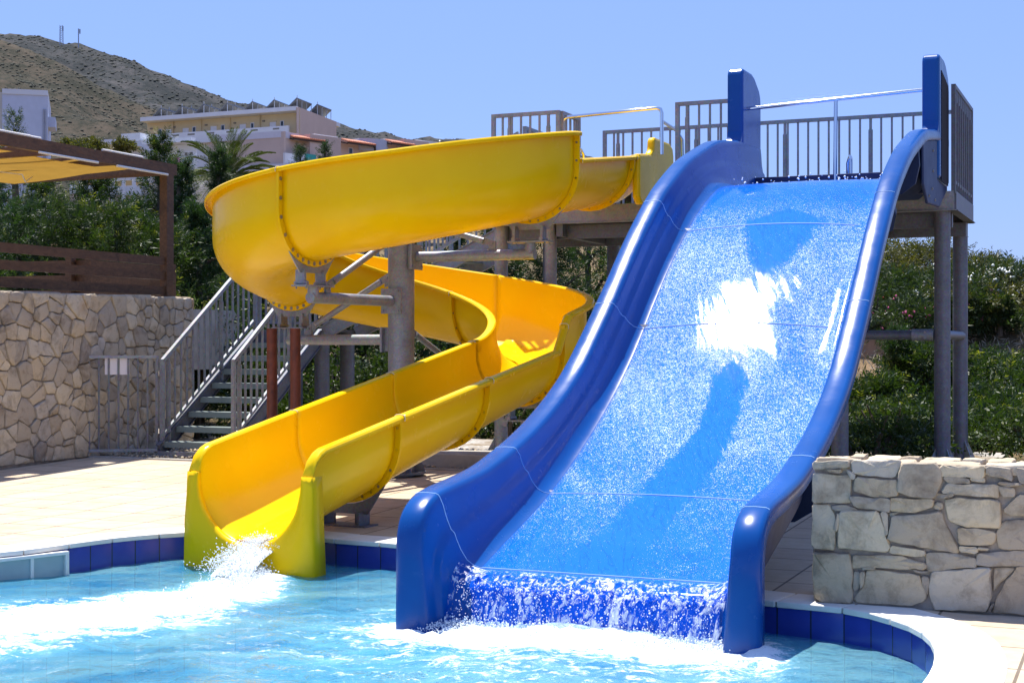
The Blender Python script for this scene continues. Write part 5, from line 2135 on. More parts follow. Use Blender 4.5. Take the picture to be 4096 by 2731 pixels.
per = thing('pergola', 'brown timber pergola on the terrace with ochre shade cloth woven between beams', 'pergola', S(8.6, FWl, 1.9))
q = MB(); q.sbox(-0.5, 8.72, FWl - 0.04, FWl + 0.04, 3.605, 3.748); q.build('beam', M['wood'], per)
q = MB(); q.sbox(-0.5, 8.72, -10.44, -10.36, 3.605, 3.748); q.build('beam', M['wood'], per)
q = MB(); q.sbox(8.56, 8.64, -10.36, FWl - 0.04, 3.60, 3.745); q.build('beam', M['wood'], per)
for s_ in (2.0, 4.2, 6.4, 7.5):
    q = MB(); q.sbox(s_ - 0.03, s_ + 0.03, -10.36, FWl - 0.04, 3.61, 3.735); q.build('rafter', M['wood'], per)
for s_, w_ in ((8.56, FWl), (0.3, FWl), (0.3, -10.4)):
    q = MB(); q.sbox(s_ - 0.075, s_ + 0.075, w_ - 0.07, w_ + 0.05, 1.85, 3.606); q.build('pergola_post', M['wood'], per, bevel=0.006)
for (s0, s1, z0, z1) in ((4.75, 5.65, 3.59, 3.60), (6.0, 7.10, 3.575, 3.60), (7.35, 8.45, 3.765, 3.60), (3.0, 4.3, 3.58, 3.60), (1.0, 2.4, 3.58, 3.6)):
    rows = []
    for j in range(13):
        t_ = j / 12
        w_ = FWl + 0.0 - (2.5) * t_
        sag = -0.012 * math.sin(PI * ((t_ * 2) % 1))
        zz = z0 + (z1 - z0) * t_ + sag - 0.03
        rows.append([S(s0, w_, zz), S((s0 + s1) / 2, w_, zz - 0.008), S(s1, w_, zz)])
    grid('shade_cloth', rows, M['cloth'], per, True)
for (s0, s1, z, wof) in ((5.7, 6.1, 3.765, 0.0), (4.6, 5.9, 3.765, 0.02), (7.2, 8.0, 3.765, 0.02), (6.02, 7.08, 3.592, 0.05), (7.45, 8.5, 3.592, 0.05)):
    q = MB(); q.tube([S(s0, FWl + wof, z), S(s1, FWl + wof, z)], 0.016, 10); q.build('cloth_rod', M['rod'], per, smooth=True)
q = MB(); q.tube([S(6.35, -9.6, 3.56), S(6.7, -9.2, 3.52), S(7.1, -9.0, 3.50), S(7.5, -9.3, 3.46), S(7.75, -9.4, 3.56)], 0.008, 6); q.build('cloth_cord', M['rod'], per)

# ================================================================ HILLS
def nz(x, y, seed=0):
    """cheap smooth pseudo noise"""
    v = 0
    a, f = 1.0, 1.0
    for k in range(5):
        v += a * math.sin(x * f * 1.3 + seed * 1.7 + 1.9 * math.sin(y * f * 0.9 + k)) * math.cos(y * f * 1.1 - seed + 1.3 * math.sin(x * f * 0.7 + 2 * k))
        a *= 0.55
        f *= 2.1
    return v


def hill(name, sky_pts, D0, D1, z0, mat, amp, seed, pmin=-260, pmax=640, step=5, nr=56):
    rows = []
    x = pmin
    while x <= pmax:
        y = interp(x, sky_pts)
        tan = (x - 512) / F
        ztop = EYE + (HY - y) / F * D1
        row = []
        for k in range(nr + 8):
            t = k / nr
            Y = D0 + (D1 - D0) * t
            X = tan * (D0 + (D1 - D0) * min(t, 1.0) * 1.0) * (1.0)
            z = z0 + (ztop - z0) * (t ** 1.12 if t <= 1 else 1 - (t - 1) * 3.0)
            z += amp * nz(X * 0.018, Y * 0.016, seed) * math.sin(min(1, t) * PI) ** 0.5 * (0.6 if t > 0.93 else 1)
            z += amp * 0.18 * nz(X * 0.11, Y * 0.09, seed + 5) * min(1, t * 2)
            row.append((X, Y, z))
        rows.append(row)
        x += step
    o = grid(name, rows, mat, None, True)
    o['kind'] = 'structure'
    return rows


FAR = [(-260, 60), (-120, 42), (0, 35), (22, 35), (45, 38), (62, 41.5), (83, 44.6), (104, 51), (131, 61), (156, 72), (178, 81), (199, 89), (216, 95), (231, 101), (246, 104), (290, 114), (335, 123), (362, 129), (383, 132), (403, 137.5), (450, 139.5), (520, 146), (600, 160), (640, 172)]
NEAR = [(-260, 20), (-120, 30), (0, 43), (30, 51), (62, 63), (89, 80), (119, 95), (149, 107), (175, 118), (230, 134), (300, 152), (420, 190), (640, 230)]
farh = hill('far_hill', FAR, 560, 980, 60, M['far_hill'], 7, 3)
nearh = hill('hill', NEAR, 235, 520, 17, M['hill'], 4.5, 8)
# scattered scrub on both slopes
r5 = np.random.RandomState(21)
for rows, nm_, cnt, smin, smax, lab in ((nearh, 'hill_scrub', 9000, 0.22, 0.75, 'dark low scrub bushes dotted over the brown near hillside'), (farh, 'hill_scrub', 9000, 0.4, 1.3, 'dark scrub bushes dotted over the grey far ridge')):
    P_ = []
    for k in range(cnt):
        i = r5.randint(0, len(rows) - 1)
        j = int((len(rows[0]) - 8) * r5.uniform(0.02, 1.0) ** 0.6)
        j = min(j, len(rows[0]) - 9)
        a_, b_ = Vector(rows[i][j]), Vector(rows[i + 1][j + 1])
        P_.append(tuple(a_.lerp(b_, r5.rand())))
    P_ = np.array(P_)
    n = len(P_)
    sc = r5.uniform(smin, smax, n)
    V = ico[None] * sc[:, None, None] * r5.uniform(0.5, 1.2, (n, 6, 1)) * np.array([1.3, 1.0, 0.7]) + P_[:, None, :]
    Fx = (icf[None] + np.arange(n)[:, None, None] * 6).reshape(-1, 3)
    o = npmesh(nm_, V.reshape(-1, 3), Fx, 3, mat_plain('scrub_green_%d' % cnt, (0.040, 0.042, 0.028), 0.95, 0.3, 0.5))
    tag(o, lab, 'scrub', kind='stuff')

# masts on the ridge
for (px, y0, y1, lab, kind_) in ((61.5, 25.5, 43.5, 'lattice antenna mast, taller of the two on the ridge', 0), (78.5, 28.5, 46, 'slim pole antenna mast, right of the lattice mast on the ridge', 1)):
    Yd = 960
    a, b = at(px, y1, Yd), at(px, y0, Yd)
    t = thing('antenna_mast', lab, 'antenna mast', a, 'masts on the far ridge')
    q = MB()
    w_ = 1.0
    if kind_ == 0:
        for sx_ in (-1, 1):
            for sy_ in (-1, 1):
                q.bar(a + Vector((sx_ * w_, sy_ * w_, -1)), b + Vector((sx_ * w_ * 0.8, sy_ * w_ * 0.8, 0)), 0.22, 0.22)
        n = 8
        for k in range(n):
            for sx_ in (-1, 1):
                q.bar(a.lerp(b, k / n) + Vector((sx_ * w_, -w_, 0)), a.lerp(b, (k + 1) / n) + Vector((-sx_ * w_, -w_, 0)), 0.16, 0.16)
    else:
        q.bar(a + UP * -1, b, 0.5, 0.5)
    q.build('tower', M['mast'], t)
    q = MB()
    for k in (0.78, 0.9):
        q.bar(a.lerp(b, k) + Vector((0.9, 0, -0.8)), a.lerp(b, k) + Vector((0.9, 0, 0.8)), 0.6, 0.6)
    q.build('antenna', M['mast'], t)

# ================================================================ BUILDINGS
def dp(x, y):                                # measured at 2352 wide
    return x * 1024 / 2352, y * 1024 / 2352


class Plane:
    """vertical facade plane through a pixel at a distance, running along direction e"""
    def __init__(self, x, y, D, ang):
        px, py = dp(x, y)
        self.o = at(px, py, D)
        self.e = Vector((math.cos(ang), math.sin(ang), 0))
        self.n = Vector((self.e.y, -self.e.x, 0))       # towards the camera side
        if self.n.y > 0: self.n = -self.n

    def hit(self, x, y, back=0.0):
        px, py = dp(x, y)
        o = self.o - self.n * back
        d = Vector(((px - 512) / F, 1.0, 0))
        nn = self.n
        Y = o.dot(nn) / d.dot(nn) if abs(d.dot(nn)) > 1e-6 else o.y
        o2 = Vector((o.x, o.y, 0))
        Y = o2.dot(nn) / d.dot(nn)
        p = d * Y
        p.z = EYE + (HY - py) / F * Y
        return p


def fbox(q, pl, x0, x1, y0, y1, back0, back1):
    """box on a facade: pixel columns x0..x1, top y0, bottom y1 measured at x0 (kept level), depth range back0..back1"""
    a, b = pl.hit(x0, y0, back0), pl.hit(x1, y0, back0)
    zb = pl.hit(x0, y1, back0).z
    zt_ = a.z
    L = (Vector((b.x, b.y, 0)) - Vector((a.x, a.y, 0))).length
    sg = 1 if (b - a).dot(pl.e) > 0 else -1
    c = Vector((a.x, a.y, (zt_ + zb) / 2)) + pl.e * sg * L / 2 - pl.n * (back1 - back0) / 2
    q.obox(c, pl.e, pl.n, UP, L / 2, (back1 - back0) / 2, (zt_ - zb) / 2)
    return zt_, zb


# --- upper hotel block
A23 = -R(23)
H1 = Plane(678, 243, 180, A23)
bt = thing('hotel_building', 'long cream upper storey with overhanging flat roof under the solar panels', 'building', H1.hit(500, 330))
q = MB(); fbox(q, H1, 322, 680, 262 + 10, 283, -0.1, 0.3)
e2 = Vector((math.sin(R(15)), math.cos(R(15)), 0))
K1 = H1.hit(680, 243)
K0 = H1.hit(322, 270)
zr = K1.z
q = MB()
q.prism([(K0.x, K0.y, zr - 0.52), (K1.x, K1.y, zr - 0.52), tuple(Vector((K1.x, K1.y, zr - 0.52)) + e2 * 14.5), tuple(Vector((K0.x, K0.y, zr - 0.52)) + e2 * 14.5)], UP * 0.52)
q.build('roof_slab', M['plaster_white'], bt)
q = MB()
F0, F1 = H1.hit(338, 270, 1.7), H1.hit(680, 243, 1.7)
q.prism([(F0.x, F0.y, zr - 6), (F1.x, F1.y, zr - 6), tuple(Vector((F1.x, F1.y, zr - 6)) + e2 * 11), tuple(Vector((F0.x, F0.y, zr - 6)) + e2 * 11)], UP * 5.47)
q.build('wall', M['plaster_cream'], bt)
q = MB()
g0 = Vector((K1.x, K1.y, 0)) + H1.n * -0.05 + H1.e * 0.02
q.prism([tuple(g0 + UP * (zr - 6)), tuple(g0 + e2 * 12.2 + UP * (zr - 6)), tuple(g0 + e2 * 12.2 + H1.e * 0.35 + UP * (zr - 6)), tuple(g0 + H1.e * 0.35 + UP * (zr - 6))], UP * 5.85)
q.build('gable_wall', M['plaster_pink'], bt)
q = MB(); fbox(q, H1, 350, 662, 316, 333, -0.1, 0.15)
me_z = H1.hit(662, 288)
q = MB()
pa, pb2 = H1.hit(350, 316), H1.hit(664, 288)
L = (pb2 - pa).length
q.obox(Vector(((pa.x + pb2.x) / 2, (pa.y + pb2.y) / 2, me_z.z - 0.6)), H1.e, H1.n, UP, Vector((pb2.x - pa.x, pb2.y - pa.y, 0)).length / 2, 0.12, 0.6)
q.build('parapet', M['plaster_white'], bt)
for (x0, x1) in ((395, 412), (430, 448), (477, 493), (519, 536), (575, 593), (626, 642)):
    q = MB()
    a, b = H1.hit(x0, 300, -0.125), H1.hit(x1, 300, -0.125)
    q.obox(Vector(((a.x + b.x) / 2, (a.y + b.y) / 2, me_z.z - 0.30)), H1.e, H1.n, UP, (b - a).length / 2 * 0.9, 0.01, 0.10)
    q.build('parapet_slot', M['curtain'], bt)
ftop = zr - 0.52
for (x0, x1) in ((381, 394), (420, 433.5), (484, 498), (551, 565), (620, 634)):
    a, b = H1.hit(x0, 300, 1.7), H1.hit(x1, 300, 1.7)
    c = Vector(((a.x + b.x) / 2, (a.y + b.y) / 2, ftop - 0.95 - 1.0))
    w_ = abs((b - a).dot(H1.e)) / 2
    q = MB(); q.obox(c + H1.n * 0.02, H1.e, H1.n, UP, w_, 0.03, 1.0); d_ = q.build('door', M['shutter'], bt)
    q = MB()
    q.obox(c - H1.e * (w_ + 0.07) + H1.n * 0.03, H1.e, H1.n, UP, 0.06, 0.05, 1.05)
    q.obox(c + UP * 1.05 + H1.n * 0.03, H1.e, H1.n, UP, w_ + 0.12, 0.05, 0.05)
    q.build('door_frame', M['plaster_cream'], d_)
for (x0, x1) in ((365, 371.5), (443, 449.5), (509, 515.5), (577, 583), (645, 651.5)):
    a, b = H1.hit(x0, 300, 1.7), H1.hit(x1, 300, 1.7)
    c = Vector(((a.x + b.x) / 2, (a.y + b.y) / 2, ftop - 0.95 - 0.32))
    w_ = abs((b - a).dot(H1.e)) / 2
    q = MB(); q.obox(c + H1.n * 0.03, H1.e, H1.n, UP, w_ + 0.06, 0.03, 0.42); wn_ = q.build('window', M['shutter'], bt)
    q = MB(); q.obox(c + H1.n * 0.065, H1.e, H1.n, UP, w_ - 0.02, 0.01, 0.34); q.build('pane', M['glass'], wn_)
for x0 in (348, 401, 474, 540, 606):
    a = H1.hit(x0, 300, 1.7)
    q = MB(); q.obox(Vector((a.x, a.y, ftop - 0.75)) + H1.n * 0.08, H1.e, H1.n, UP, 0.16, 0.08, 0.09); q.build('wall_lamp', M['curtain'], bt)
for x0 in (399, 463.5, 529.5, 598):
    a = H1.hit(x0, 300, 1.7)
    q = MB(); q.obox(Vector((a.x, a.y, ftop - 2.0)) + H1.n * 0.12, H1.e, H1.n, UP, 0.04, 0.12, 2.0); q.build('dividing_pier', M['plaster_cream'], bt)
q = MB()
c = Vector((K1.x, K1.y, zr - 3)) + e2 * 0.25 + H1.e * 0.40
q.tube([c + UP * -2.5, c + UP * 2.7], 0.05, 6)
q.build('downpipe', M['plaster_cream'], bt)

# solar panels on its roof
labs = {}
pan = [(370, 248, 2.2, 0), (418, 243.5, 2.2, 0), (468, 239, 2.2, 0), (522, 236.5, 2.2, 0), (580, 233, 2.2, 0), (630, 229, 2.2, 0), (682, 225, 2.2, 0), (388, 252, 7.5, 1), (439, 248, 7.5, 1), (486, 244.5, 7.5, 1), (540, 241, 7.5, 1), (729, 239.5, 7.5, 1)]
ordn = ['leftmost', 'second from left', 'third from left', 'fourth from left', 'fifth from left', 'sixth from left', 'rightmost and highest']
ordb = ['leftmost', 'second from left', 'third from left', 'fourth from left', 'rightmost, overhanging the gable end']
cnt = [0, 0]


def make_panel():
    r = thing('solar_panel', None, 'solar panel', (0, 0, 0), 'solar panels on the hotel roof')
    sl_, hh = 1.55, 1.25
    q = MB()
    a, b = Vector((0, 0, 0)), -H1.e * sl_ + UP * -hh
    n_ = b.cross(e2).normalized()
    q.prism([tuple(a), tuple(a + e2 * 4.6), tuple(b + e2 * 4.6), tuple(b)], n_ * 0.09)
    q.build('collector', M['panel'], r)
    q = MB()
    for k in range(4):
        q.bar(a + e2 * (4.6 * k / 3) - n_ * 0.05, b + e2 * (4.6 * k / 3) - n_ * 0.05, 0.07, 0.06)
    q.bar(a + n_ * 0.03, a + e2 * 4.6 + n_ * 0.03, 0.10, 0.12)
    q.build('collector_frame', M['galv_dark'], r)
    for k in range(4):
        q = MB()
        p = a + e2 * (0.05 + 4.5 * k / 3)
        q.bar(p + UP * (0.35 if k == 0 else 0), p + UP * (-1.5), 0.06, 0.06)
        q.build('leg', M['mast'], r)
    return r


proto = make_panel()
bpy.context.view_layer.update()
for i, (x, y, back, rw_) in enumerate(pan):
    p = H1.hit(x, y, back)
    if i == 0:
        o = proto
    else:
        o = proto.copy()
        col.objects.link(o)
        for ch in proto.children:
            c = ch.copy()
            col.objects.link(c)
            c.parent = o
    o.location = p
    nm = ordn[cnt[0]] if rw_ == 0 else ordb[cnt[1]]
    cnt[rw_] += 1
    o['label'] = ('tilted solar panel on the hotel roof, front row, %s' if rw_ == 0 else 'tilted solar panel on the hotel roof, back row, %s') % nm

# --- white terraced block below
H2 = Plane(436, 314, 160, A23)
bw = thing('hotel_building', 'white stepped block with flat canopy, balcony and dark-curtained windows', 'building', H2.hit(400, 380))
q = MB(); fbox(q, H2, 287, 438, 326, 333.5, 0, 3.0)
z2 = H2.hit(438, 314).z
q = MB()
a, b = H2.hit(280, 320), H2.hit(438, 314)
q.prism([(a.x, a.y, z2 - 0.48), (b.x, b.y, z2 - 0.48), (b.x + 2.2, b.y + 5, z2 - 0.48), (a.x + 2.2, a.y + 5, z2 - 0.48)], UP * 0.48)
q.build('canopy', M['plaster_white'], bw)
q = MB()
a, b = H2.hit(286, 340, 1.8), H2.hit(450, 340, 1.8)
q.prism([(a.x, a.y, z2 - 9), (b.x, b.y, z2 - 9), (b.x + 2.2, b.y + 5, z2 - 9), (a.x + 2.2, a.y + 5, z2 - 9)], UP * 8.5)
q.build('wall', M['plaster_white'], bw)
a, b = H2.hit(294, 316, 1.0), H2.hit(337, 316, 1.0)
q = MB(); q.obox(Vector(((a.x + b.x) / 2, (a.y + b.y) / 2, z2 + 0.35)), H2.e, H2.n, UP, (b - a).length / 2, 1.2, 0.45)
q.build('parapet', M['plaster_white'], bw)
for (x0, x1) in ((424, 433), (435.5, 445)):
    a, b = H2.hit(x0, 350, 1.8), H2.hit(x1, 350, 1.8)
    c = Vector(((a.x + b.x) / 2, (a.y + b.y) / 2, z2 - 2.35))
    q = MB(); q.obox(c + H2.n * 0.03, H2.e, H2.n, UP, abs((b - a).dot(H2.e)) / 2 + 0.06, 0.04, 1.1); wn_ = q.build('window', M['shutter'], bw)
    q = MB(); q.obox(c + H2.n * 0.075, H2.e, H2.n, UP, abs((b - a).dot(H2.e)) / 2 - 0.06, 0.01, 0.98); q.build('pane', M['curtain'], wn_)
for x0 in (339, 411.5):
    a = H2.hit(x0, 345, 1.8)
    q = MB(); q.obox(Vector((a.x, a.y, z2 - 1.25)) + H2.n * 0.1, H2.e, H2.n, UP, 0.14, 0.1, 0.08); q.build('wall_lamp', M['black'], bw)
for (x0, x1, y0, y1, b0) in ((421, 438, 358, 400, -1.2), (439, 456, 355, 396, -1.6), (449, 481, 352, 362, -0.4)):
    q = MB(); fbox(q, H2, x0, x1, y0, y1, b0, b0 + 1.0); q.build('balcony_wall', M['plaster_white'], bw)
q = MB()
a, b = H2.hit(386, 362, -0.8), H2.hit(414, 362, -0.8)
q.bar(a, b, 0.08, 0.08)
for k in range(15):
    p = a.lerp(b, k / 14)
    q.bar(p, p + UP * -1.1, 0.045, 0.045, A2)
q.build('balcony_railing', M['black'], bw)
q = MB()
c = a.lerp(b, 0.72)
q.obox(c + H2.n * 0.06 + UP * -0.38, H2.e, H2.n, UP, 0.45, 0.02, 0.42)
tag(q.build('towel', M['towel']), 'pink and violet striped towel hung over the hotel balcony rail', 'towel')

# far left low slabs
bl = thing('hotel_building', 'low white wing with a rounded flat canopy seen over the pergola', 'building', at(*dp(240, 345), 150))
H3 = Plane(240, 328, 150, A23)
q = MB()
c = H3.hit(262, 322)
n_ = 20
ring_ = [c + Vector((math.cos(k * 2 * PI / n_) * 2.4, math.sin(k * 2 * PI / n_) * 2.0 + 1.5, -0.45)) for k in range(n_)]
q.prism([tuple(p) for p in ring_], UP * 0.5)
q.build('round_canopy', M['plaster_white'], bl)
q = MB(); fbox(q, H3, 172, 300, 333, 345, 1.0, 4.0); q.build('roof_slab', M['plaster_white'], bl)
q = MB(); fbox(q, H3, 180, 300, 337, 420, 2.0, 6.0); q.build('wall', M['plaster_white'], bl)

# --- pink block
H4 = Plane(651, 300, 150, A23)
bp = thing('hotel_building', 'plain pink wall block with white parapet band behind the palm', 'building', H4.hit(560, 400))
z4 = H4.hit(651, 300).z
a, b = H4.hit(480, 330), H4.hit(651, 330)
q = MB(); q.prism([(a.x, a.y, z4 - 12), (b.x, b.y, z4 - 12), (b.x + 4, b.y + 9, z4 - 12), (a.x + 4, a.y + 9, z4 - 12)], UP * 11.35); q.build('wall', M['plaster_pink'], bp)
a2_, b2_ = a - H4.e * 0.06 + H4.n * 0.06, b + H4.e * 0.05 + H4.n * 0.06
q = MB(); q.prism([(a2_.x, a2_.y, z4 - 0.66), (b2_.x, b2_.y, z4 - 0.66), (b2_.x + 4, b2_.y + 9, z4 - 0.66), (a2_.x + 4, a2_.y + 9, z4 - 0.66)], UP * 0.66); q.build('parapet', mat_plain('lilac_white_plaster', (0.60, 0.58, 0.62), 0.85, 0.03), bp)
q = MB(); fbox(q, H4, 449, 482, 317, 328, -0.2, 4); q.build('parapet', M['plaster_white'], bp)
q = MB(); fbox(q, H4, 452, 480, 327, 410, 0.6, 4); q.build('side_wall', M['plaster_white'], bp)
q = MB(); fbox(q, H4, 470, 700, 385, 398, -0.35, 2); q.build('garden_wall', mat_plain('lilac_white_plaster_low', (0.60, 0.58, 0.62), 0.85, 0.03), bp)

# --- stepped rooms running away to the right, with tiled canopies
H5 = Plane(652, 302, 150, R(48))
br_ = thing('hotel_building', 'row of stepped rooms with small terracotta tiled canopies running right', 'building', H5.hit(780, 380))
for (x0, x1, y0, y1, b0, b1, mt) in ((652, 712, 302, 400, 0.9, 3.0, 'plaster_pink'), (652, 656, 301, 400, -0.2, 0.9, 'plaster_pink'), (712, 783, 307, 400, -0.1, 4.0, 'plaster_pink'), (723, 776, 306.5, 316, 0.3, 3, 'plaster_white'), (783, 832, 316, 400, 1.2, 4.0, 'plaster_pink'), (886, 930, 317, 400, 1.2, 4.0, 'plaster_pink'), (928, 985, 318, 400, 0.2, 4.0, 'plaster_pink'), (958, 1010, 320, 400, 1.0, 4.0, 'plaster_white')):
    q = MB(); fbox(q, H5, x0, x1, y0, y1, b0, b1); q.build('wall', M[mt], br_)
q = MB()
c = H5.hit(858, 321, 1.0)
pts_ = [c + H5.e * (-2.0 + 4.2 * k / 10) + H5.n * (1.1 * math.sin(PI * k / 10)) + UP * -1.3 for k in range(11)]
pts_ += [c + H5.e * 2.2 - H5.n * 2 + UP * -1.3, c - H5.e * 2.0 - H5.n * 2 + UP * -1.3]
q.prism([tuple(p) for p in pts_], UP * 1.3)
q.build('curved_balcony', mat_plain('blue_white_plaster', (0.46, 0.48, 0.56), 0.85, 0.03), br_)
for (x0, x1, y0) in ((658, 731, 309), (783, 847, 319), (884, 938, 321)):
    a, b = H5.hit(x0, y0, 0.9), H5.hit(x1, y0, 0.9)
    b.z = a.z
    L = (b - a).length
    n_ = max(8, int(L / 0.24))
    q = MB()
    for k in range(n_):
        p = a.lerp(b, (k + 0.5) / n_)
        q.tube([p + UP * 0.05, p + H5.n * 1.25 + UP * -0.32], 0.085, 7)
    for k in range(n_ + 1):
        pass
    q.obox(a.lerp(b, 0.5) + H5.n * 0.6 + UP * -0.19, H5.e, (H5.n + UP * -0.3).normalized(), UP, L / 2, 0.62, 0.03)
    q.build('tile_canopy', M['terracotta'], br_)
    q = MB()
    q.bar(a + H5.n * 1.05 + UP * -0.45, b + H5.n * 1.05 + UP * -0.45, 0.16, 0.20)
    q.bar(a + UP * -0.30, a + H5.n * 1.05 + UP * -0.55, 0.14, 0.14)
    q.bar(b + UP * -0.30, b + H5.n * 1.05 + UP * -0.55, 0.14, 0.14)
    q.bar(b + H5.n * 1.0 + UP * -0.5, b + H5.n * 1.0 + UP * -4.0, 0.16, 0.16, A2)
    q.build('canopy_frame', M['darkwood'], br_)
for (x0, x1, y0, y1, bk) in ((662, 671, 325, 350, 0.88), (801, 811, 338, 352, 1.18)):
    q = MB(); fbox(q, H5, x0, x1, y0, y1, bk - 0.05, bk); wn_ = q.build('window', M['shutter'], br_)
    q = MB(); fbox(q, H5, x0 + 1.5, x1 - 1.5, y0 + 2, y1, bk - 0.08, bk - 0.06); q.build('pane', M['glass'], wn_)
q = MB(); fbox(q, H5, 700, 726, 352, 375, -0.6, -0.55); q.build('turquoise_screen', M['turquoise'], br_)
q = MB(); fbox(q, H5, 655, 702, 350, 400, -0.6, -0.3); q.build('balcony_wall', M['plaster_white'], br_)

# --- white building far left
H6 = Plane(5, 203, 86, R(15))
bx = thing('white_building', 'plain pale blue-white building with a single sloping roof line at far left', 'building', H6.hit(50, 330))
zt_ = H6.hit(5, 203).z
q = MB()
a, b = H6.hit(5, 260), H6.hit(110, 260)
q.prism([(a.x, a.y, 4), (b.x, b.y, 4), (b.x - 2.0, b.y + 7, 4), (a.x - 2.0, a.y + 7, 4)], UP * (zt_ - 4.3))
q.build('wall', mat_plain('pale_blue_plaster', (0.52, 0.56, 0.66), 0.85, 0.04), bx)
a2_, b2_ = a + H6.n * 0.05, b + H6.n * 0.05
q = MB(); q.prism([(a2_.x, a2_.y, zt_ - 0.3), (b2_.x, b2_.y, zt_ - 0.3), (b2_.x - 2.0, b2_.y + 7, zt_ - 0.3), (a2_.x - 2.0, a2_.y + 7, zt_ - 0.3)], UP * 0.3)
q.build('roof_edge', M['plaster_white'], bx)
q = MB(); q.obox(Vector((a.x - 1.0, a.y + 1.4, zt_ / 2 + 1)) + H6.n * 0.3, H6.e, H6.n, UP, 0.98, 1.2, zt_ / 2 - 1.2)
q.build('side_wall', mat_plain('pale_cream_plaster', (0.55, 0.52, 0.45), 0.85, 0.04), bx)
for x0 in (100, 104.5):
    p = H6.hit(x0, 230)
    q = MB(); q.tube([Vector((p.x, p.y, 4)) + H6.n * 0.06, Vector((p.x, p.y, zt_ - 1.1)) + H6.n * 0.06], 0.035, 6); q.build('downpipe', M['mast'], bx)
q = MB(); fbox(q, H6, 110, 127, 268, 291, 0.5, 2.5); q.build('balcony', mat_plain('pale_blue_plaster_side', (0.52, 0.56, 0.66), 0.85, 0.04), bx)

# --- white garden wall with three piers among the trees
H7 = Plane(260, 425, 44, A23 * -0.6)
gw_ = thing('garden_wall', 'pale lilac garden wall with three square piers among the conifers', 'wall', H7.hit(280, 470))
q = MB(); fbox(q, H7, 160, 330, 424, 445, 0.0, 0.15); q.build('wall_top', M['plaster_white'], gw_)
q = MB(); fbox(q, H7, 160, 330, 441, 530, 0.03, 0.12); q.build('wall_panel', M['plaster_pink'], gw_)
for x0 in (254, 279, 303):
    q = MB(); fbox(q, H7, x0, x0 + 9, 414, 500, -0.06, 0.22); q.build('pier', M['plaster_white'], gw_)

# ================================================================ VEGETATION
def sprays(name, mat, O, D, L, m, ll, lw, parent=None, seed=0, droop=0.15, spread=0.8):
    """N twigs, each with m leaves set along its axis"""
    rs_ = np.random.RandomState(seed)
    O, D, L = np.asarray(O, float), np.asarray(D, float), np.asarray(L, float)
    N = len(O)
    D /= np.linalg.norm(D, axis=1, keepdims=True) + 1e-9
    rnd_ = rs_.normal(size=(N, 3))
    side = np.cross(D, rnd_)
    side /= np.linalg.norm(side, axis=1, keepdims=True) + 1e-9
    nrmv = np.cross(D, side)
    t = (np.arange(m) + rs_.rand(N, m)) / m
    sgn = np.where(np.arange(m) % 2 == 0, 1.0, -1.0)[None, :] * np.ones((N, 1))
    roll = rs_.uniform(-0.8, 0.8, (N, m))
    sv = side[:, None, :] * (sgn * np.cos(roll))[..., None] + nrmv[:, None, :] * np.sin(roll)[..., None]
    ldir = D[:, None, :] * (1 - spread * 0.45) + sv * spread
    ldir[..., 2] -= droop
    ldir /= np.linalg.norm(ldir, axis=2, keepdims=True)
    base = O[:, None, :] + D[:, None, :] * (t * L[:, None])[..., None]
    base[..., 2] -= droop * (t * L[:, None]) ** 2
    ln = ll * L[:, None] * (1.05 - 0.55 * t) * rs_.uniform(0.7, 1.3, (N, m))
    wv = np.cross(ldir, nrmv[:, None, :] + 0.5 * rs_.normal(size=(N, m, 3)))
    wv /= np.linalg.norm(wv, axis=2, keepdims=True) + 1e-9
    wd = lw * ln
    v0 = base
    v1 = base + ldir * (ln * 0.45)[..., None] + wv * wd[..., None]
    v2 = base + ldir * ln[..., None]
    v3 = base + ldir * (ln * 0.45)[..., None] - wv * wd[..., None]
    V = np.stack([v0, v1, v2, v3], 2).reshape(-1, 3)
    Fq = np.arange(N * m * 4).reshape(-1, 4)
    tint = np.clip(0.72 * rs_.rand(N, 1) + 0.28 * t, 0, 1)
    return npmesh(name, V, Fq, 4, mat, parent, np.repeat(tint.ravel(), 4))


def trunk(parent, x, y, z0, z1, r, limbs=0, seed=0, lr=1.0):
    rq = random.Random(seed)
    q = MB()
    pts = []
    for k in range(6):
        t = k / 5
        pts.append((x + rq.uniform(-1, 1) * r * 0.5 * t, y + rq.uniform(-1, 1) * r * 0.5 * t, z0 - 0.1 + (z1 - z0) * t))
    q.tube(pts, [r * (1 - 0.8 * k / 5) for k in range(6)], 8)
    for k in range(limbs):
        t = rq.uniform(0.25, 0.9)
        p = Vector(pts[int(t * 5)])
        an = rq.uniform(0, 2 * PI)
        d = Vector((math.cos(an), math.sin(an), rq.uniform(0.2, 0.8)))
        e_ = p + d * lr * rq.uniform(0.5, 1.0) * (1.1 - t * 0.6)
        mid = p.lerp(e_, 0.5) + UP * 0.05
        q.tube([p, mid, e_], [r * 0.35, r * 0.22, r * 0.08], 5)
    return q.build('trunk', M['trunk'], parent, smooth=True)


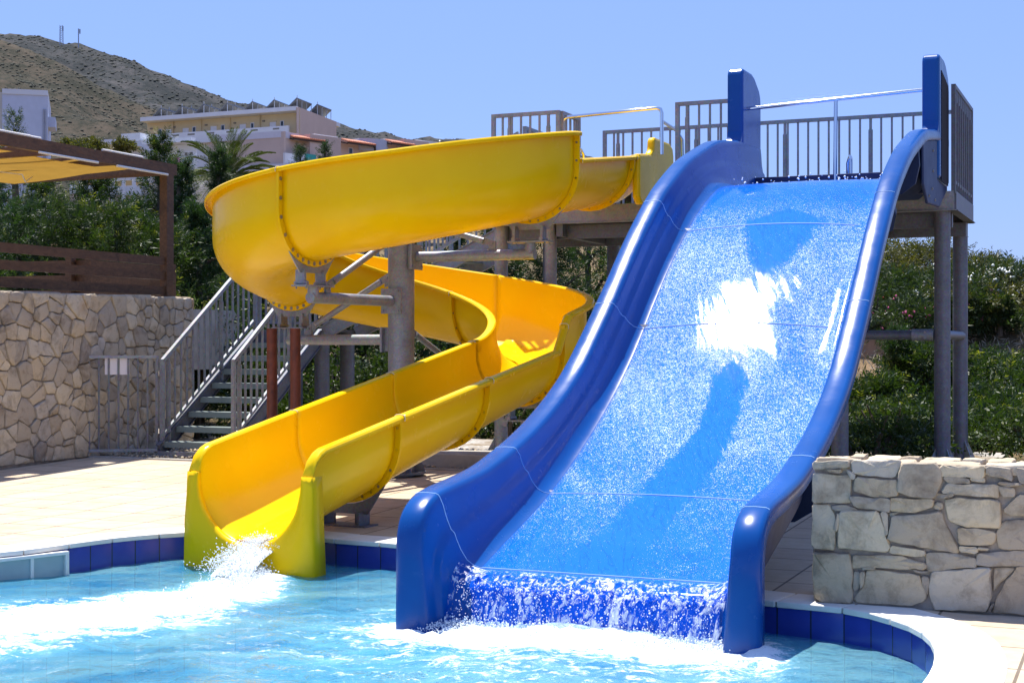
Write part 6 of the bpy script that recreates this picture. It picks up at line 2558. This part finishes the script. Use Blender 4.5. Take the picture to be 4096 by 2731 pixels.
def conifer(px, ytop, Y, r, z0, mat, label, n=900, seed=1, name='conifer', top_pow=1.0, L=0.30, group='conifers behind the terrace'):
    """px, ytop in the 1024 wide frame; r crown radius at the base; z0 foot height"""
    rs_ = np.random.RandomState(seed)
    top_ = at(px, ytop, Y)
    h = top_.z - z0
    t = thing(name, label, 'conifer', (top_.x, Y, z0), group)
    trunk(t, top_.x, Y, z0, z0 + h * 0.93, max(0.05, 0.035 * h), 10, seed, r * 0.8)
    # branches: each a run of sprays outward
    nb = max(18, int(h * 16))
    O, D, LL = [], [], []
    per_b = max(4, n // nb)
    for b in range(nb):
        tt = (b + rs_.rand()) / nb
        zz = 0.06 + 0.92 * tt
        rad = r * (1 - zz) ** top_pow * rs_.uniform(0.70, 1.15) + 0.05
        an = b * 2.4 + rs_.uniform(-0.4, 0.4)
        d = np.array([math.cos(an), math.sin(an), 0.35 + 0.5 * zz])
        for k in range(per_b):
            f_ = rs_.uniform(0.15, 1.0) ** 0.7
            w_ = 0.22 * rad * (0.4 + f_)
            p = np.array([top_.x, Y, z0 + h * zz - 0.25 * rad]) + d * rad * f_ + rs_.normal(0, 1, 3) * (w_, w_, w_ * 0.6)
            O.append(p)
            dd = d * 0.9 + rs_.normal(0, 0.45, 3) + np.array([0, 0, 0.25])
            D.append(dd)
            LL.append(L * rs_.uniform(0.6, 1.25) * (0.55 + 0.45 * (1 - zz) + 0.2))
    # leader
    for k in range(26):
        O.append([top_.x + rs_.normal(0, 0.04), Y + rs_.normal(0, 0.04), z0 + h * (0.80 + 0.18 * k / 26)])
        D.append([rs_.normal(0, 0.4), rs_.normal(0, 0.4), 1])
        LL.append(L * 0.7)
    sprays('crown', mat, O, D, LL, 20, 0.40, 0.085, t, seed + 50)
    return t


def shrub(x, y, z0, rx, ry, h, mat, label, n=700, seed=1, L=0.22, m=9, ll=0.5, lw=0.22, name='shrub', cat='shrub', group=None, flower=None, nfl=0, lumps=10, droop=0.1, trunk_h=0.0):
    rs_ = np.random.RandomState(seed)
    t = thing(name, label, cat, (x, y, z0), group)
    q = MB()
    rq = random.Random(seed)
    for k in range(7):
        an = rq.uniform(0, 2 * PI)
        e_ = Vector((x + math.cos(an) * rx * 0.6, y + math.sin(an) * ry * 0.6, z0 + h * rq.uniform(0.5, 0.85)))
        b_ = Vector((x + math.cos(an) * 0.05, y + math.sin(an) * 0.05, z0 - 0.1))
        q.tube([b_, b_.lerp(e_, 0.5) + UP * 0.1, e_], [0.035, 0.025, 0.008], 5)
    q.build('stems', M['trunk'], t)
    cs = []
    for k in range(lumps):
        an = rs_.uniform(0, 2 * PI)
        el = rs_.uniform(-0.1, 1.0)
        rr_ = rs_.uniform(0.55, 1.0)
        cs.append((x + math.cos(an) * rx * rr_ * math.cos(el * 1.3), y + math.sin(an) * ry * rr_ * math.cos(el * 1.3), z0 + trunk_h + (h - trunk_h) * (0.15 + 0.50 * math.sin(max(0, el) * 1.4) * rr_ + 0.08 * rs_.rand()), rs_.uniform(0.28, 0.5)))
    O, D, LL = [], [], []
    for k in range(n):
        c = cs[rs_.randint(len(cs))]
        v = rs_.normal(size=3)
        v /= np.linalg.norm(v)
        rr_ = c[3] * rs_.uniform(0.35, 1.0) ** 0.6
        p = np.array(c[:3]) + v * (rx * rr_, ry * rr_, (h - trunk_h) * rr_ * 0.62)
        if p[2] < z0 + 0.02: p[2] = z0 + 0.02 + 0.1 * rs_.rand()
        O.append(p)
        D.append(v * 0.8 + rs_.normal(0, 0.35, 3) + np.array([0, 0, 0.5]))
        LL.append(L * rs_.uniform(0.6, 1.3))
    sprays('foliage', mat, O, D, LL, m, ll, lw, t, seed + 70, droop)
    if flower:
        P_ = []
        for k in range(nfl):
            c = cs[rs_.randint(len(cs))]
            v = rs_.normal(size=3)
            v /= np.linalg.norm(v)
            v[1] = -abs(v[1])
            p = np.array(c[:3]) + v * (rx * c[3], ry * c[3], h * c[3] * 0.62) * 1.04
            for j in range(3): P_.append(p + rs_.normal(0, 0.035, 3))
        P_ = np.array(P_)
        nn_ = len(P_)
        V = ico[None] * (0.028 * rs_.uniform(0.7, 1.4, (nn_, 6, 1))) + P_[:, None, :]
        npmesh('flowers', V.reshape(-1, 3), (icf[None] + np.arange(nn_)[:, None, None] * 6).reshape(-1, 3), 3, flower, t)['kind'] = 'stuff'
    return t


CY, CD, BR, SC, OL = M['cypress'], M['cypress_dark'], M['broad'], M['scrubby'], M['oleander']
conifer(95, 168, 23.5, 1.45, 0.2, CY, 'bushy yellow-tipped conifer filling the gap between pergola and fence', 1500, 2)
conifer(42, 180, 24.5, 1.45, 0.2, CY, 'wide dark conifer behind the fence left of the yellow-tipped one', 1300, 3)
conifer(-6, 186, 24.0, 1.2, 0.2, CD, 'dark conifer cut by the left edge of the picture', 1000, 4)
conifer(134, 202, 25.5, 1.2, 0.2, CD, 'dense dark conifer just left of the pergola corner post', 1300, 5)
conifer(161, 136, 27.0, 0.85, 0.2, CY, 'tall narrow conifer rising above the pergola corner post', 1500, 6, top_pow=0.75)
conifer(183, 162, 26.0, 0.6, 0.2, CD, 'medium conifer between the corner post and the palm', 1200, 7)
conifer(219, 150, 29.0, 0.5, 0.2, CD, 'pointed dark conifer standing in front of the palm', 1300, 8)
conifer(198, 208, 23.5, 1.1, 0.2, CD, 'broad dark conifer right of the pergola corner post', 1200, 9)
conifer(236, 196, 30.0, 1.1, 0.2, CD, 'round dark conifer behind the leftmost bend of the yellow slide', 1200, 10)
conifer(262, 230, 26.0, 1.4, 0.0, CD, 'dark conifer behind the stair handrails', 1000, 11)
conifer(300, 145.5, 60, 1.05, 4.0, CD, 'small conifer in front of the pink block, left of a pair', 700, 12, L=0.36, group='small conifers by the tiled canopies')
conifer(325, 141, 62, 1.15, 4.0, CD, 'small conifer in front of the tiled canopies, right of a pair', 700, 13, L=0.36, group='small conifers by the tiled canopies')
conifer(15, 110, 38, 1.0, 2.0, CY, 'thin sapling conifer against the pale building at far left', 110, 14, top_pow=0.9, L=0.34)
for k, (px, yt, Y, r_, lab) in enumerate(((545, 205, 25.5, 1.5, 'left conifer of the dark screen behind the platform posts'), (590, 200, 27, 1.6, 'middle conifer of the dark screen behind the platform posts'), (640, 205, 25, 1.6, 'right conifer of the dark screen, beside the blue slide'), (498, 222, 26, 1.4, 'conifer behind the upper stair flight'), (455, 230, 27, 1.4, 'conifer behind the steel column of the yellow slide'), (410, 238, 26, 1.4, 'conifer behind the back bend of the yellow slide'), (362, 240, 27, 1.4, 'conifer behind the stair landing'), (315, 236, 27, 1.4, 'conifer behind the stair treads'))):
    conifer(px, yt, Y, r_, 0.0, CY if k in (1, 2) else CD, lab, 1150, 30 + k, group='conifer screen behind the tower')


for k, (px, yt, Y, r_, lab) in enumerate(((70, 205, 22.6, 1.5, 'low spreading conifer between the two dark ones behind the fence'), (118, 212, 22.4, 1.4, 'low spreading yellow-tipped conifer behind the fence middle'), (20, 208, 22.8, 1.4, 'low spreading conifer behind the left end of the fence'), (152, 225, 23.0, 1.2, 'low conifer just behind the pergola corner post'))):
    conifer(px, yt, Y, r_, 0.2, CY if k != 2 else CD, lab, 1300, 240 + k, top_pow=0.6)


def gz(x, y): return ground_z(x, y)


# leafy hedge bushes behind the yellow slide
for k, (px, Y, h_, rx, lab) in enumerate(((332, 21.4, 1.45, 0.75, 'leafy green bush left of the landing post'), (368, 21.6, 1.55, 0.8, 'leafy green bush right of the landing post'), (392, 22.2, 1.5, 0.7, 'leafy green bush just left of the steel column'), (300, 21.0, 0.7, 0.6, 'low leafy bush beneath the stairs'), (430, 22.2, 1.5, 0.8, 'leafy green bush behind the steel column'), (470, 22.5, 1.4, 0.8, 'leafy green bush seen under the yellow run'), (508, 21.5, 0.8, 0.6, 'low leafy bush behind the concrete footing'), (275, 22.8, 1.3, 0.8, 'leafy bush behind the lower treads'), (245, 23.5, 1.6, 0.9, 'leafy bush behind the left handrail'))):
    p = at(px, 344, Y)
    shrub(p.x, Y, -0.02, rx, rx, h_, BR, lab, 620, 60 + k, L=0.17, m=7, ll=0.42, lw=0.30, group='leafy bushes behind the slides')
for k, (px, py, Y, lab) in enumerate(((178, 280, 21.5, 'pale-tipped low conifer spray at the end of the stone wall'), (196, 262, 21.5, 'feathery low conifer above the end of the stone wall'))):
    p = at(px, py, Y)
    shrub(p.x, Y, 0.0, 0.75, 0.75, p.z, CY, lab, 480, 80 + k, L=0.28, m=14, ll=0.4, lw=0.14, name='low_conifer', cat='conifer', group='low conifers at the wall end')
# flowering shrub behind the fence
p = at(118, 250, 21.8)
shrub(p.x, 21.8, 0.6, 0.8, 0.6, p.z - 0.45, OL, 'oleander with a few pink blooms behind the timber fence', 300, 85, L=0.3, m=10, ll=0.5, lw=0.1, flower=M['pink'], nfl=10, name='oleander')
p = at(40, 250, 22.2)
shrub(p.x, 22.2, 0.6, 0.8, 0.6, p.z - 0.45, OL, 'oleander with one red bloom behind the timber fence', 300, 86, L=0.3, m=10, ll=0.5, lw=0.1, flower=M['red'], nfl=3, name='oleander')
# hill-foot bushes
for k, (px, py, Y) in enumerate(((70, 138, 120), (82, 140, 118), (90, 137, 121), (98, 139, 119), (123, 137, 122))):
    p = at(px, py, Y)
    labs_ = ['olive bush on the hill foot, leftmost, beside the pale building', 'olive bush on the hill foot, second from the pale building', 'olive bush on the hill foot, third from the pale building', 'olive bush on the hill foot, fourth from the pale building', 'olive bush on the hill foot, alone beside the white hotel canopy']
    shrub(p.x, Y, p.z - 1.3, 0.8, 0.7, 1.3, SC, labs_[k], 260, 90 + k, L=0.5, m=8, ll=0.5, lw=0.25, name='olive_bush', group='bushes at the hill foot')
# lemon-green bush among the garden walls
p = at(172, 186, 40)
shrub(p.x, 40, 2.5, 1.3, 1.0, p.z - 2.2, M['broad'], 'yellow-green leafy tree behind the garden wall piers', 900, 97, L=0.3, m=8, ll=0.5, lw=0.25, name='leafy_tree', cat='tree')

# right bank: trees, oleanders, ground-hugging junipers
bank = [
    ('tree', 905, 226, 30, 1.6, SC, 'tall olive-green shrub tree left of the front tower post'), ('tree', 880, 246, 29, 1.0, SC, 'dry twiggy shrub tree beside the edge of the blue slide'),
    ('tree', 944, 266, 32, 1.2, BR, 'bright green shrub tree seen between the two tower posts'), ('tree', 982, 246, 33, 1.35, SC, 'rounded shrub tree right of the tower posts'),
    ('tree', 1006, 272, 31, 1.1, BR, 'darker shrub tree sloping down at the right edge'), ('tree', 1036, 294, 31, 1.3, SC, 'shrub tree cut off by the right edge of the picture'),
    ('tree', 1022, 330, 27, 1.8, SC, 'spreading olive shrub low on the right bank'), ('tree', 985, 330, 28, 1.2, SC, 'greenish brown shrub below the white oleander')]
for k, (_, px, py, Y, r_, mt, lab) in enumerate(bank):
    p = at(px, py, Y)
    z0 = gz(p.x, Y)
    shrub(p.x, Y, z0, r_, r_ * 0.8, max(0.8, p.z - z0), mt, lab, 1500, 110 + k, L=0.20, m=10, ll=0.45, lw=0.17, name='shrub_tree', cat='tree', group='shrub trees on the right bank', lumps=16)
for k, (px, py, Y, r_, fl, nf, lab) in enumerate(((874, 290, 26, 1.0, M['pink'], 26, 'oleander with pink flowers beside the blue slide'), (866, 268, 27, 0.8, M['red'], 22, 'oleander with dark red flowers above the pink one'), (978, 285, 27.5, 1.5, M['whitefl'], 240, 'large oleander covered in white flowers right of the tower posts'), (950, 282, 27.0, 0.9, M['whitefl'], 160, 'white-flowered oleander seen between the tower posts'), (962, 300, 26.6, 0.9, M['pink'], 18, 'oleander with magenta flowers beside the white one'), (914, 298, 27.5, 0.6, M['pink'], 8, 'sparse pink oleander behind the front tower post'))):
    p = at(px, py, Y)
    z0 = gz(p.x, Y)
    shrub(p.x, Y, z0 + 0.1, r_, r_ * 0.7, max(0.9, p.z - z0), OL, lab, 800, 130 + k, L=0.30, m=11, ll=0.5, lw=0.09, flower=fl, nfl=nf, name='oleander', cat='oleander', group='oleanders on the right bank')
conifer(899, 330, 22.6, 0.30, 1.0, CD, 'small upright dark conifer in front of the bare earth patch', 260, 201, L=0.2, group='junipers on the right bank')
conifer(1000, 300, 26.0, 0.45, 1.6, CY, 'feathery young conifer below the white oleander', 300, 202, L=0.26, group='junipers on the right bank')
jun = [(925, 338, 22.5, 0.6, 'yellow-tipped juniper beside the front tower post'), (880, 376, 21.4, 0.5, 'juniper mat in front of the earth patch'), (945, 350, 23, 0.6, 'juniper sprays between the tower posts'), (990, 362, 24, 0.8, 'juniper mat on the slope right of the rear post'), (1012, 372, 23, 1.1, 'juniper mat near the right edge'), (990, 395, 21.5, 1.0, 'yellowish juniper low on the right'), (1018, 420, 20.6, 0.9, 'juniper at the right edge above the stone wall'), (985, 432, 20.0, 0.8, 'bright juniper tuft just above the stone wall')]
for k, (px, py, Y, r_, lab) in enumerate(jun):
    p = at(px, py, Y)
    z0 = gz(p.x, Y)
    shrub(p.x, Y, z0, r_, r_, max(0.5, p.z - z0), CY, lab, 520, 150 + k, L=0.30, m=14, ll=0.40, lw=0.14, name='juniper', cat='juniper', group='junipers on the right bank')
lv = [(885, 388, 20.6, 0.75, 'leafy bush between the blue slide and the front tower post, upper'), (868, 405, 20.4, 0.65, 'leafy bush tucked against the blue slide edge'), (907, 405, 20.2, 0.8, 'bright leafy bush left of the front tower post'), (925, 420, 19.8, 0.9, 'leafy bush right behind the front tower post'), (888, 425, 19.6, 1.0, 'low dark leafy bush above the stone wall'), (955, 410, 20.4, 0.9, 'dark leafy bush between the two tower posts'), (1005, 440, 19.4, 0.9, 'low leafy bush above the wall right of the rear post'), (855, 430, 20.5, 0.8, 'leafy bush beside the hidden support post'), (940, 385, 21.2, 0.8, 'dark bush halfway up between the posts')]
for k, (px, py, Y, r_, lab) in enumerate(lv):
    p = at(px, py, Y)
    z0 = gz(p.x, Y)
    shrub(p.x, Y, z0 - 0.05, r_, r_ * 0.8, max(0.5, p.z - z0), BR, lab, 760, 170 + k, L=0.18, m=8, ll=0.42, lw=0.26, name='leafy_bush', cat='bush', group='leafy bushes below the right bank')
for k, (x, y, h_, lab) in enumerate(((3.9, 16.2, 0.75, 'low bush directly behind the stone wall, by the hidden support post'), (4.5, 17.6, 0.85, 'low bush behind the stone wall, left of the front tower post'), (5.1, 18.1, 0.75, 'low bush behind the stone wall, between the tower posts'), (6.2, 17.3, 0.7, 'low bush behind the stone wall, right of the rear tower post'), (7.0, 18.2, 0.85, 'low bush behind the stone wall near the right edge'), (7.6, 17.0, 0.6, 'low bush behind the stone wall at the right edge'), (3.2, 17.5, 0.7, 'low bush in the shade beneath the blue slide'))):
    shrub(x, y, -0.05, 0.75, 0.6, h_, BR if k % 2 else CY, lab, 520, 190 + k, L=0.17, m=9, ll=0.42, lw=0.22, name='low_bush', cat='bush', group='low bushes behind the right wall')
# dry grass and dead twigs on the bank
rg = np.random.RandomState(77)
O, D, LL = [], [], []
for k in range(5200):
    x, y = rg.uniform(3.5, 11), rg.uniform(19.6, 29)
    O.append((x, y, gz(x, y)))
    D.append((rg.normal(0, 0.5), rg.normal(0, 0.5), 1))
    LL.append(rg.uniform(0.08, 0.28))
o = sprays('dry_grass', M['twig'], O, D, LL, 3, 0.9, 0.06, None, 5, 0.3, 0.5)
tag(o, 'dry grass tufts and dead twigs over the right bank', 'dry grass', kind='stuff')
q = MB()
p = at(878, 318, 25.2)
q.obox(Vector((p.x, p.y, gz(p.x, p.y) + 0.14)), N2, A2, UP, 0.42, 0.16, 0.30)
tag(q.build('retaining_block', M['brick'], bevel=0.02), 'brown block retaining the planting beside the blue slide', 'retaining block')

# date palm
PY = 70.0
pc = at(227, 180, PY)
palm = thing('palm_tree', 'date palm with arching grey-green fronds in front of the pink wall', 'palm tree', (pc.x, PY, 3.0))
q = MB()
q.tube([(pc.x, PY, 3.0), (pc.x, PY, (3 + pc.z) / 2), (pc.x, PY, pc.z)], [0.35, 0.30, 0.36], 12)
q.build('trunk', M['trunk'], palm, smooth=True)
rp = np.random.RandomState(8)
for k in range(52):
    an = k * 2.4
    el = rp.uniform(0.1, 1.45)
    Lf = rp.uniform(3.0, 4.2)
    hd = np.array([math.cos(an), math.sin(an), 0])
    n_ = 54
    V, al_ = [], []
    pts = []
    for i in range(n_):
        t = i / (n_ - 1)
        r_ = Lf * t
        p = np.array([pc.x, PY, pc.z]) + hd * r_ * math.cos(el) * (1 + 0.05 * t) + np.array([0, 0, r_ * math.sin(el) - 0.17 * (r_ ** 1.9) * (0.5 + 0.5 * math.cos(el))])
        pts.append(p)
    fr = MB()
    fr.tube([tuple(p) for p in pts[::6]], [0.03 * (1 - 0.8 * i / 9) for i in range(len(pts[::6]))], 4)
    for i in range(3, n_):
        t = i / (n_ - 1)
        tg = pts[i] - pts[i - 1]
        tg /= np.linalg.norm(tg)
        sd_ = np.cross(tg, [0, 0, 1])
        sd_ /= np.linalg.norm(sd_) + 1e-6
        for sg in (-1, 1):
            ll_ = 0.50 * math.sin(PI * min(1, 0.18 + 0.80 * t)) + 0.10
            d = tg * 0.75 + sd_ * sg * 0.62 + np.array([0, 0, 0.22]) + rp.normal(0, 0.06, 3)
            d /= np.linalg.norm(d)
            a_ = pts[i]
            b_ = a_ + d * ll_ * 0.5 + np.array([0, 0, 0.02])
            c_ = a_ + d * ll_ - np.array([0, 0, 0.06])
            wv_ = tg * 0.016
            fr.add([a_ - wv_ * 0.5, a_ + wv_ * 0.5, b_ + wv_, c_, b_ - wv_], [(0, 1, 2, 3, 4)])
    me = fr.mesh('frond')
    ta = me.attributes.new('tint', 'FLOAT', 'POINT')
    ta.data.foreach_set('value', [float(0.1 + 0.75 * rp.rand())] * len(me.vertices))
    link('frond', me, M['palm'], palm)

# overhead cables at the right
for (y0, y1, lab) in ((505, 600, 'upper thin overhead cable right of the tower'), (512, 611, 'lower thin overhead cable right of the tower')):
    a, b = at(*dp(2060, y0 - 10), 75), at(*dp(2420, y1 + 10), 60)
    pts = [a.lerp(b, k / 10) - UP * 0.5 * math.sin(PI * k / 10) for k in range(11)]
    q = MB(); q.tube(pts, 0.011, 5)
    tag(q.build('overhead_cable', M['darkwood']), lab, 'cable', 'overhead cables')
